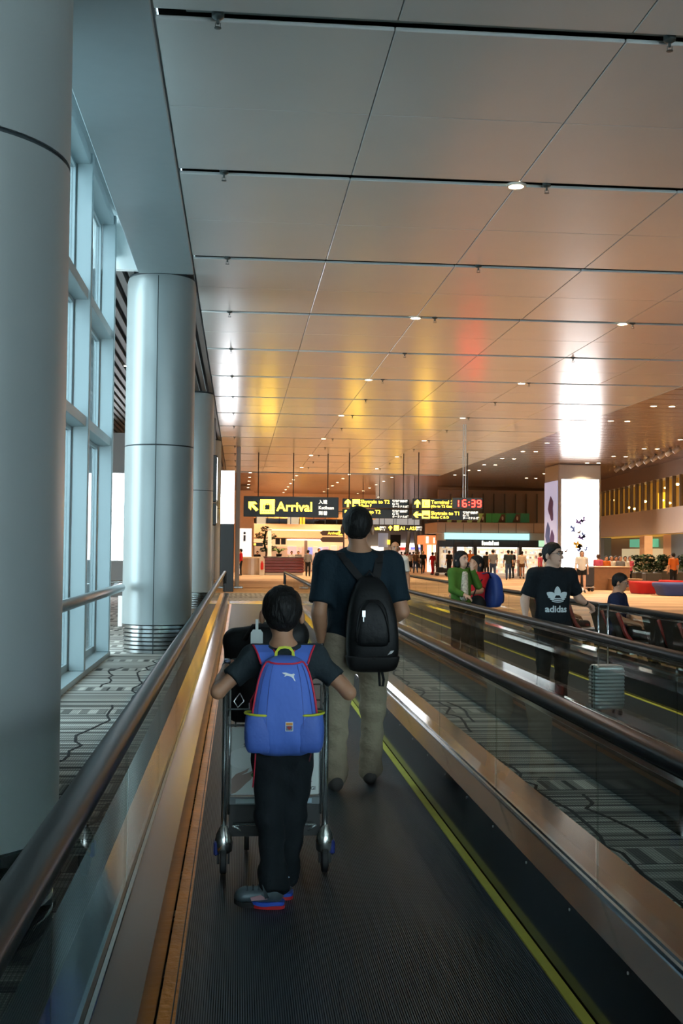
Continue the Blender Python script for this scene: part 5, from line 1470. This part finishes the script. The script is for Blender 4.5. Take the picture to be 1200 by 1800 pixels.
MB().tube([(-.118, -.05, .05), (-.122, -.04, -.03), (-.126, -.03, -.10), (-.130, -.025, -.14)], .013, 6, flat=(1, .25)).build('dangling_strap', redp, pack, True)
MB().tube([(.115, -.05, .04), (.118, -.04, .0), (.112, -.035, -.03)], .009, 6, flat=(1, .3)).build('dangling_strap', mat('dark_red_webbing', (.18, .02, .03), .6), pack, True)

# ---------------------------------------------------------------- luggage trolley
tr = thing('luggage_trolley', 'silver airport luggage trolley with advert board pushed by the boy', 'trolley', (.19, 5.58, .016))
al = mat('trolley_tube', (.52, .56, .57), .25, .9)
hw = .245
for s_ in (-1, 1):
    MB().tube([(s_*hw, 0, .21), (s_*hw, .0, .55), (s_*hw, -.01, .86), (s_*(hw-.012), -.05, .96), (s_*(hw-.03), -.15, 1.03)], .014, 10).build('upright', al, tr, True)
    MB().tube([(s_*(hw-.022), .012, .28), (s_*(hw-.022), .012, .90)], .007, 8).build('inner_rail', al, tr, True)
    MB().lathe([(.030, .10), (.042, .11), (.044, .15), (.036, .19), (.020, .222), (.014, .232)], 18, (s_*hw, 0, 0)).build('caster_cap', mat('cap_silver', (.62, .62, .60), .22, .9), tr, True)
    w_ = MB(); w_.lathe([(.012, -.016), (.062, -.016), (.068, -.010), (.068, .010), (.062, .016), (.012, .016)], 26, (s_*hw, 0, .068), 'x').build('wheel', mat('tyre', (.03, .032, .034), .6), tr, True, angle=.5)
    MB().box(s_*hw-.030, s_*hw-.020, -.018, .018, .05, .13).box(s_*hw+.020, s_*hw+.030, -.018, .018, .05, .13).build('fork', black_m, tr)
    MB().bbox(s_*hw+s_*.036-.012, s_*hw+s_*.036+.012, -.03, .05, .09, .16, .008).build('brake_cover', mat('brake_blue', (.02, .04, .25), .4), tr)
    MB().lathe([(.010, -.013), (.046, -.013), (.05, 0), (.046, .013), (.010, .013)], 18, (s_*.13, .42, .05), 'x').build('front_wheel', mat('tyre', (.03, .032, .034), .6), tr, True)
    MB().box(s_*.13-.022, s_*.13+.022, .39, .45, .09, .16).build('front_fork', black_m, tr)
    MB().tube([(s_*hw, .01, .2), (s_*.20, .2, .17), (s_*.13, .42, .17)], .014, 8).build('side_frame', al, tr, True)
    MB().tube([(s_*.20, -.01, .232), (s_*.155, .03, .19), (s_*.1, .1, .17)], .007, 8).build('stay', al, tr, True)
MB().tube([(-hw+.03, -.15, 1.03), (-.1, -.17, 1.035), (.1, -.17, 1.035), (hw-.03, -.15, 1.03)], .019, 10).build('handle_bar', black_m, tr, True)
MB().box(-.21, .21, .02, .42, .172, .19).build('platform', black_m, tr)
MB().box(-.222, .222, .016, .03, .19, .33).build('kick_panel', black_m, tr)
MB().tube([(-.20, -.012, .236), (.20, -.012, .236)], .008, 8).build('cross_bar', al, tr, True)
MB().bbox(-.232, .232, .008, .03, .325, .365, .004).build('label_strip', mat('strip_grey', (.14, .16, .17), .4, .4), tr)
for x0, x1, mm in ((-.19, -.10, (.30, .36, .38)), (-.09, -.07, (.7, .7, .7)), (.13, .18, (.30, .40, .48))): MB().box(x0, x1, .004, .008, .334, .356).build('sticker', mat('sticker_%d' % int(x0*100), mm, .5), tr)
# advert board with print
pp = mat('advert_paper', (.62, .65, .64), .45); ink = mat('advert_ink', (.03, .03, .035), .5)
board = MB().bbox(-.215, .215, .012, .03, .372, .70, .004).build('advert_board', pp, tr)
text_mesh('I Go', .052, ink, 'advert_lettering', board, (-.155, .011, .642), bold=.0005, extrude=.0004)
text_mesh('Save 7%', .026, ink, 'advert_lettering', board, (-.155, .011, .605), extrude=.0004)
text_mesh('Shop, co', .026, ink, 'advert_lettering', board, (-.155, .011, .578), extrude=.0004)
text_mesh('CHANGI', .024, ink, 'advert_lettering', board, (.105, .011, .396), bold=.0005, extrude=.0004)
pr = lambda pts, nm, c_, dz=.0: MB().prism(pts, .0008, lambda u, v, w_: (u, .0112-dz-w_, v)).build(nm, mat('print_'+nm, c_, .5), board)
pr([(-.212, .378), (-.212, .45), (-.19, .475), (-.15, .49), (-.125, .505), (-.135, .485), (-.165, .47), (-.13, .48), (-.10, .497), (-.105, .478), (-.115, .45), (-.14, .43), (-.165, .405), (-.19, .385)], 'hand', (.33, .23, .20))
pr([(-.118, .47), (-.085, .51), (-.075, .465), (-.10, .45)], 'green_tag', (.02, .12, .03), .001)
pr([(.135, .63), (.165, .63), (.172, .50), (.12, .49), (.12, .51), (.155, .52)], 'bag_edge', (.05, .03, .07))
pr([(.10, .44), (.165, .45), (.165, .495), (.10, .49)], 'bag_base', (.05, .04, .07))
pr([(.165, .43)]+[(.17+.012*math.cos(a), .432+.012*math.sin(a)) for a in (.3, 1.2, 2.2)], 'swirl', (.3, .2, .28))
pr([(-.155+.075*math.cos(a), .55+.05*math.sin(a)) for a in [2*PI*q/18 for q in range(18)]], 'pale_disc', (.70, .73, .72))
# perforated edge
MB().box(.2185, .232, .012, .026, .372, .70).build('mesh_edge', mat('mesh_grey', (.10, .11, .11), .5, .4), tr)
# wire basket
for z in (.72, .80, .88):
    MB().tube([(-hw, .0, z), (-hw+.01, .26, z), (hw-.01, .26, z), (hw, .0, z)], .005, 6).build('basket_wire', al, tr, True)
MB().tube([(-hw, .0, .79), (hw, .0, .79)], .005, 6).build('basket_wire', al, tr, True); MB().tube([(-hw, .0, .712), (hw, .0, .712)], .006, 6).build('basket_wire', al, tr, True)
for k_ in range(7):
    x = -hw+.05+k_*.065
    MB().tube([(x, 0, .712), (x, .005, .82), ], .004, 6).build('basket_wire', al, tr, True) if k_ in (1, 6) else None
    MB().tube([(x, .26, .88), (x, .26, .70), (x, .02, .70)], .004, 6).build('basket_wire', al, tr, True)
# black bags on the trolley
bg_ = thing('duffel_bag', 'large black duffel bag standing on the trolley with a white tag', 'bag', (.135, 5.78, .735))
Bf = Field((-.25, -.2, -.05), (.32, .22, .56), .009)
Bf.ell((.02, 0, .22), (.20, .13, .24), 0); Bf.cone((-.12, 0, .05), (.18, 0, .05), .07, .07, .06); Bf.cone((-.14, 0, .38), (.15, 0, .42), .065, .075, .05); Bf.cone((-.14, .0, .30), (-.14, 0, .1), .05, .05, .05)
Bf.wrinkle(.006, (14, 14, 18), .2); Bf.build('body', bk, bg_)
MB().tube([(-.17, -.05, .30), (-.185, -.06, .24), (-.18, -.05, .2)], .016, 8).build('side_clip', bk2, bg_, True)
MB().tube([(-.10, -.10, .40), (-.06, -.15, .47), (.06, -.15, .47), (.12, -.1, .42)], .012, 8).build('carry_handle', bk2, bg_, True)
MB().tube([(-.12, -.125, .14), (-.1, -.135, .10), (-.13, -.135, .07), (-.15, -.13, .10), (-.12, -.125, .14)], .004, 6).build('metal_ring', chrome, bg_, True)
tg = MB(); rr = [(-.022+.004, -.04), (.018, -.04), (.022, -.036), (.022, .03), (.014, .042), (-.014, .042), (-.022, .03), (-.022, -.036)]
tg.prism([(1.35*u-.042, 1.3*v+.40) for u, v in rr], .004, lambda u, v, w_: (u, -.165-w_, v)).build('luggage_tag', mat('tag_white', (.62, .68, .66), .5), bg_)
MB().box(-.049, -.035, -.168, -.164, .44, .505).build('tag_strap', mat('tag_white', (.62, .68, .66), .5), bg_)
# ---------------------------------------------------------------- people on the opposite walkway
# man with glasses and printed black shirt, pulling a suitcase
X0, Y0 = 3.08, 11.0
pose = dict(le=(.27, -.10, 1.05), lw=(.30, .08, .86), re=(-.27, -.02, 1.04), rw=(-.40, .02, 1.05)) 
# local +X is the figure's right; he faces the camera, so his right hand is on the photo's left
pose = dict(rs=(.18, -.01, 1.345), ls=(-.18, -.01, 1.345), re=(.265, -.06, 1.10), rw=(.30, .06, .92), le=(-.30, -.06, 1.12), lw=(-.405, -.10, 1.06), lhand=(-.8, -.2, -.45), curl=1.2)
ad, J, HP, k, hk = person('man with glasses in black printed tee on the opposite walkway', (X0, Y0, .016), PI+.12, 1.655, black_c if False else cloth('ink_black', (.008, .011, .014)), black_c, 'light', 'black', pose, .010, 1.10, face=True, shoes=shoe_k, wr=.003, headturn=.55)
glasses(ad, HP, hk)
wristband(ad, J, 'l', k, black_m, .010, .031, 'wristband')
# trefoil style print: three leaves crossed by bars, then a lower-case word
pw = mat('print_white', (.55, .62, .64), .6)
pg_ = 1.115
prints = []
def strip(cx, cz, pts_l, pts_r):
    m = MB(); n = len(pts_l)
    m.add([(cx+x, .5, cz+z) for x, z in pts_l]+[(cx+x, .5, cz+z) for x, z in pts_r]+[(cx+x, .503, cz+z) for x, z in pts_l]+[(cx+x, .503, cz+z) for x, z in pts_r],
          [(q, n+q, n+q+1, q+1) for q in range(n-1)]+[(2*n+q, 2*n+q+1, 3*n+q+1, 3*n+q) for q in range(n-1)]); return m
for rot, L_ in ((0, .125), (1.02, .120), (-1.02, .120)):
    lp, rp_ = [], []
    c_, s_ = math.cos(rot), math.sin(rot)
    for q in range(13):
        u = q/12; v = .34*L_+.66*L_*u if False else .30*L_+.70*L_*u; hw_ = .030*math.sin(PI*min(1, .22+.80*u))**.6+.002
        if u == 1: hw_ = .003
        for lst, sg in ((lp, -1), (rp_, 1)): lst.append((sg*hw_*c_-v*s_, sg*hw_*s_+v*c_))
    prints.append(strip(0, pg_, lp, rp_).build('print_leaf', pw, ad))
for i in range(3):
    z = -.004-.017*i; w_ = .092-.016*i
    lp = [(-w_+2*w_*q/12, z+.012*((q-6)/6.)**2+.010-.006) for q in range(13)]; rp_ = [(x, zz-.009) for x, zz in lp]
    prints.append(strip(0, pg_+.010, lp, rp_).build('print_bar', pw, ad))
prints.append(text_mesh('adidas', .088, pw, 'print_lettering', ad, (.118, .5, pg_-.125), (PI/2, 0, PI), bold=.0022, extrude=.001))
bpy.context.view_layer.update()
decal(prints, ad, child(ad, 'shirt'))
# suitcase
sc_ = thing('suitcase', 'ribbed silver wheeled suitcase with long handle on the opposite walkway', 'suitcase', (3.58, 10.85, .016), .15)
sm_ = mat('suitcase_silver', (.50, .53, .52), .3, .6)
m = MB()
rings = []
for q in range(25):
    z = .06+.42*q/24; e = .004*(1 if q % 2 else -1) if 2 < q < 22 else -.02*(1 if q in (0, 24) else .3)
    rings.append([((.155+e)*math.copysign(abs(math.cos(a))**.35, math.cos(a)), (.105+e)*math.copysign(abs(math.sin(a))**.35, math.sin(a)), z) for a in [2*PI*p/28 for p in range(28)]])
m.loft(rings).build('shell', sm_, sc_, True, angle=.5)
MB().bbox(-.158, .158, -.006, .006, .07, .475, .004).build('zip_seam', black_m, sc_)
for s_ in (-1, 1):
    MB().tube([(s_*.05, .075, .47), (s_*.05, .07, 1.06)], .010, 8).build('handle_tube', chrome, sc_, True)
    for y in (-.07, .07): MB().lathe([(.006, -.012), (.028, -.012), (.028, .012), (.006, .012)], 14, (s_*.11, y, .03), 'x').build('caster', black_m, sc_, True)
MB().bbox(-.065, .065, .055, .085, 1.05, 1.08, .008).build('grip', black_m, sc_)
# woman in green
X0, Y0 = 3.05, 15.5
pose = dict(rs=(.15, 0, 1.28), ls=(-.15, 0, 1.28), re=(.21, .06, 1.05), rw=(.12, .20, .98), le=(-.20, .14, 1.10), lw=(-.075, .15, 1.33), lhand=(.1, -.05, 1), curl=.5)
wg_, J, HP, k, hk = person('woman in green top with hand raised to her face', (X0, Y0, .016), PI+.55, 1.565, green_c, black_c, 'light', 'black', pose, .011, 1.02, sleeve='long', face=True, hairstyle='bob', shoes=shoe_k, wr=.003)
m = Field((-.12, .0, .85), (.14, .22, 1.30), .011); m.cone((.02, .10, 1.26), (.05, .125, .95), .045, .06, .02); m.build('patterned_blouse', mat('blouse_print', (.45, .40, .32), .7, var=.5, vscale=40), wg_)
# woman in red with blue backpack
X0, Y0 = 3.38, 16.0
wr_, J, HP, k, hk = person('woman in red tee facing left with long dark hair', (X0, Y0, .016), PI/2+.45, 1.50, red_c, black_c, 'tan', 'black', dict(re=(.2, .08, 1.02), rw=(.18, .24, .98), le=(-.2, .08, 1.02), lw=(-.15, .24, .98)), .012, 1., hairstyle='long', face=True, shoes=shoe_k)
b2 = thing('backpack', 'bright blue backpack on the woman in red', 'backpack', (3.52, 16.0-.06, .80), PI/2+.45)
shell(MB(), smooth_prof([(0, .10, .12, 0), (.03, .14, .17, 0), (.16, .16, .20, 0), (.36, .15, .18, 0), (.45, .12, .13, 0), (.49, .07, .07, 0)], 18), 28).build('body', mat('royal_blue_nylon', (.015, .05, .26), .5), b2, True)
o = shell(MB(), smooth_prof([(.05, .07, .05, 0), (.08, .10, .07, 0), (.2, .10, .07, 0), (.26, .05, .03, 0)], 10), 22).build('front_pocket', mat('navy_nylon', (.01, .02, .10), .5), b2, True); o.location = (0, -.17, 0)
for s_ in (-1, 1): MB().tube([(s_*.07, 0, .42), (s_*.09, .06, .50), (s_*.1, .16, .48)], .025, 8, flat=(1, .3)).build('shoulder_strap', mat('navy_nylon', (.01, .02, .10), .5), b2, True)
b3 = thing('shoulder_bag', 'round black bag at the hip of the woman in red', 'bag', (3.33, 15.72, .70))
MB().ell((0, 0, .14), (.13, .08, .14), 16, 10).build('pouch', bk, b3, True); MB().tube([(-.06, 0, .26), (0, .0, .42), (.08, .05, .5)], .01, 6).build('strap', bk2, b3, True)
# man in white
wm, J, HP, k, hk = person('man in white tee approaching on the opposite walkway', (2.96, 21.5, .016), PI, 1.735, white_c, darkblue, 'tan', 'black', None, .014, 1.1, face=True, hairstyle='bald', shoes=shoe_k)
# seated man with earphones
X0, Y0 = 5.0, 14.75
pose = dict(head=(.0, .03, 1.20), neck=(0, -.01, 1.055), chest=(0, -.02, .87), belly=(0, -.02, .68), pelvis=(0, 0, .545), ls=(-.19, 0, .985), rs=(.19, 0, .985), le=(-.25, .08, .72), re=(.25, .08, .72), lw=(-.12, .28, .66), rw=(.12, .28, .66), lh=(-.1, .05, .55), rh=(.1, .05, .55), lk=(-.12, .46, .52), rk=(.12, .46, .52), la=(-.12, .48, .09), ra=(.12, .48, .09))
st_, J, HP, k, hk = person('seated man in navy polo wearing glasses and white earphones', (X0, Y0, 0), -PI/2-.55, 1.68, darkblue, black_c, 'tan', 'black', pose, .011, 1.05, face=True, seated=True, shoes=shoe_k, headturn=.0, headtilt=-.22)
st_.location = (X0+.02, Y0, 0)
glasses(st_, HP, hk, mat('glasses_silver', (.4, .4, .42), .2, .8))
MB().ell(tuple(HP(.092, .0, -.02)), (.008, .010, .012), 8, 6).build('earphone', mat('earphone_white', (.75, .75, .75), .4), st_, True); MB().ell(tuple(HP(-.092, .0, -.02)), (.008, .010, .012), 8, 6).build('earphone', mat('earphone_white', (.75, .75, .75), .4), st_, True)
for s_ in (-1, 1): MB().cyl(tuple(HP(s_*.093, .004, -.025)), tuple(HP(s_*.09, .012, -.055)), .0045, .004, 6).build('earphone_stem', mat('earphone_white', (.75, .75, .75), .4), st_, True)
# seated child in a cap
X0, Y0 = 5.0, 17.4
pose2 = {q: tuple(np.array(v)*np.array([.82, .85, .92])) for q, v in pose.items()}
ch, J, HP, k, hk = person('seated child in black cap behind the printed tee man', (X0, Y0, 0), -PI/2-.4, 1.45, cream_c, black_c, 'tan', 'black', pose2, .014, .95, seated=True, shoes=shoe_w, headtilt=-.25)
F = Field(np.array(HP(0, 0, 0))-.2, np.array(HP(0, 0, 0))+.22, .011); F.ell(HP(0, -.01, .05), np.array([.095, .112, .10])*hk, 0); F.cut(HP(0, 0, .03), (0, .2, -1)); F.cone(HP(0, .08, .045), HP(0, .16, .035), .06*hk, .05*hk, .01, clip=[(HP(0, 0, .055), (0, .1, 1)), (HP(0, 0, .035), (0, -.1, -1))]); F.build('cap', black_m, ch)

# ---------------------------------------------------------------- people further away
walkp = lambda f: dict(lk=(-.10, .10*f, .50), la=(-.10, .16*f, .10), rk=(.10, -.02*f, .50), ra=(.10, -.24*f, .13), le=(-.25, -.10*f, 1.13), lw=(-.26, -.08*f, .89), re=(.25, .06*f, 1.13), rw=(.26, .18*f, .92))
def far(px, ytop, yfoot, depth, label, rot, shirt, trou, **kw):
    p = P(px, yfoot, depth); q = P(px, ytop, depth); H = min(max(q[2], 1.45), 1.86)
    kw.setdefault('vox', .026); kw.setdefault('shoes', shoe_k)
    ps = kw.pop('pose', None)
    if ps == 'walk': ps = {a: tuple(np.array(b)*H/1.75) for a, b in walkp(kw.pop('f', 1.)).items()}
    return person(label, (p[0], depth, 0), rot, H, shirt, trou, pose=ps, **kw)
far(423, 965, 1003, 70.2, 'person in red jacket at the left end of the desks', PI/2, red_c, black_c, sleeve='long')
far(541, 967, 1005, 69.5, 'traveller in grey with dark backpack standing at the desk', -.3, grey_c, black_c, sleeve='long')
far(560, 964, 1006, 68.5, 'man in black with folded arms right of the desk', PI+.3, black_c, black_c, pose=dict(re=(.25, .05, 1.12), rw=(-.05, .2, 1.15), le=(-.25, .05, 1.12), lw=(.05, .2, 1.13)))
for i, (px, c_) in enumerate(((452, black_c), (512, white_c), (524, grey_c), (584, cream_c))):
    far(px, 969, 1000, 79-i*.5, ('clerk in black behind the desk', 'clerk in white behind the desk', 'clerk in grey behind the desk', 'visitor in cream near the finger post')[i], PI, c_, black_c)
crowd = ((698, 'black', red_c if False else black_c, black_c, 'black'), (711, 'red', red_c, black_c, 'black'), (720, 'white shirt and dark skirt', white_c, black_c, 'black'), (730, 'brown top with bag', brown_c, denim, 'grey'), (743, 'all black, broad', black_c, black_c, 'blonde'), (752, 'white top', white_c, denim, 'brown'), (760, 'red tracksuit', red_c, red_c, 'black'), (765, 'pale shirt pushing a trolley', cream_c, black_c, 'grey'))
for i, (px, nm, a, b, h_) in enumerate(crowd):
    dep = (92, 93, 86, 82, 80, 90, 76, 79)[i]
    far(px, 971-(2 if i in (3, 4) else 0), 1004, dep, 'walker in %s in the distant crowd' % nm, (.1, -.2, 0, .1, 0, .2, .5, .3)[i], a, b, hair=h_, pose='walk', f=(1 if i % 2 else -1), legs='skirt' if i == 2 else 'long', vox=.03, group='distant crowd')
for i, (px, c_) in enumerate(((705, grey_c), (716, pink_c), (726, blue_c), (736, cream_c), (748, black_c), (690, white_c))):
    far(px, 970, 1000, 101+i*1.3, 'farthest walker in %s behind the crowd' % ('grey', 'pink', 'blue', 'cream', 'black', 'white')[i], PI if i % 2 else 0, c_, black_c, vox=.035, group='distant crowd')
tr2 = local_thing('baggage_cart', 'small dark baggage cart pushed through the crowd', 'cart', 776, 74.5)
MB().bbox(-.42, .42, -.25, .25, .18, .24, .01).build('platform', steel, tr2); MB().bbox(-.35, .12, -.2, .2, .24, .56, .04).build('bag', black_m, tr2); MB().bbox(-.02, .42, -.2, .2, .245, .5, .05).build('suitcase', mat('dark_case', (.03, .03, .035), .5), tr2)
MB().tube([(-.42, -.22, .2), (-.46, -.22, .95), (-.46, .22, .95), (-.42, .22, .2)], .02, 8).build('handle', steel, tr2, True)
for x in (-.33, .33):
    for y in (-.2, .2): MB().lathe([(.02, -.025), (.09, -.025), (.09, .025), (.02, .025)], 12, (x, y, .09), 'y').build('wheel', black_m, tr2, True)
far(866, 966, 1011, 63, 'man with large backpack walking to the bright shop', 0, grey_c, denim, pose='walk')
far(855, 970, 1001, 70, 'person in black at the shop entrance', 0, black_c, black_c)
far(893, 967, 1011, 64, 'man in dark blue shirt carrying a black case', -.2, charcoal, denim, pose='walk', f=-1)
far(899, 968, 1004, 69, 'companion in black beside the shop', .3, black_c, black_c)
far(917, 969, 1003, 68, 'shopper in shorts beside a dark trolley', -.4, cream_c, brown_c, legs='shorts')
far(826, 967, 1003, 71, 'shopper in orange by the left shop pillar', PI, orange_c, denim)
far(949, 972, 1006, 60, 'walker half hidden by the printed tee man', .8, pink_c, brown_c, pose='walk')
far(789, 968, 1003, 72, 'person in dark clothes beside the orange shop', .5, black_c, black_c)
# woman with trolley by the screen pillar
far(1022, 968, 1043, 44.5, 'woman in white top and black shorts before the glowing screen', PI-.2, white_c, black_c, skin='light', hair='brown', hairstyle='long', legs='shorts', pose='walk', vox=.018, face=True)
tr3 = local_thing('baggage_trolley', 'trolley with dark bags beside the woman in shorts', 'trolley', 1011, 46.3)
MB().bbox(-.3, .75, -.3, .3, .15, .2, .01).build('platform', steel, tr3); MB().bbox(.22, .75, -.25, .25, .2, 1.05, .06).build('suitcase', mat('dark_case', (.03, .03, .035), .5), tr3); MB().bbox(-.25, .18, -.25, .25, .2, .7, .06).build('bag', bk2, tr3)
MB().tube([(-.3, -.25, .18), (-.38, -.25, 1.0), (-.38, .25, 1.0), (-.3, .25, .18)], .02, 8).build('handle', steel, tr3, True)
for x in (-.22, .65):
    for y in (-.22, .22): MB().lathe([(.02, -.02), (.075, -.02), (.075, .02), (.02, .02)], 12, (x, y, .075), 'y').build('wheel', black_m, tr3, True)
far(1051, 975, 1040, 49.8, 'woman in pink top behind the wooden counter', -.8, pink_c, black_c, skin='tan', hair='brown', hairstyle='bun', vox=.02)
for i, (px, c_) in enumerate(((1065, orange_c), (1074, white_c), (1082, red_c), (1090, grey_c), (1098, white_c), (1106, pink_c))):
    far(px, 981+(i*7 % 4)*2, 1030, 51.5+.35*(i % 3), '%s diner from the left behind the wooden counter, in %s' % (ORD[i].replace('nearest', 'first'), ('orange', 'white', 'red', 'grey', 'pale shirt', 'pink')[i]), PI, c_, black_c, hair='brown' if i % 2 else 'black', vox=.024, group='diners behind the counter')
far(1183, 972, 1040, 48.6, 'person in orange top at the right edge behind the blue ottoman', .2, orange_c, black_c, vox=.02)
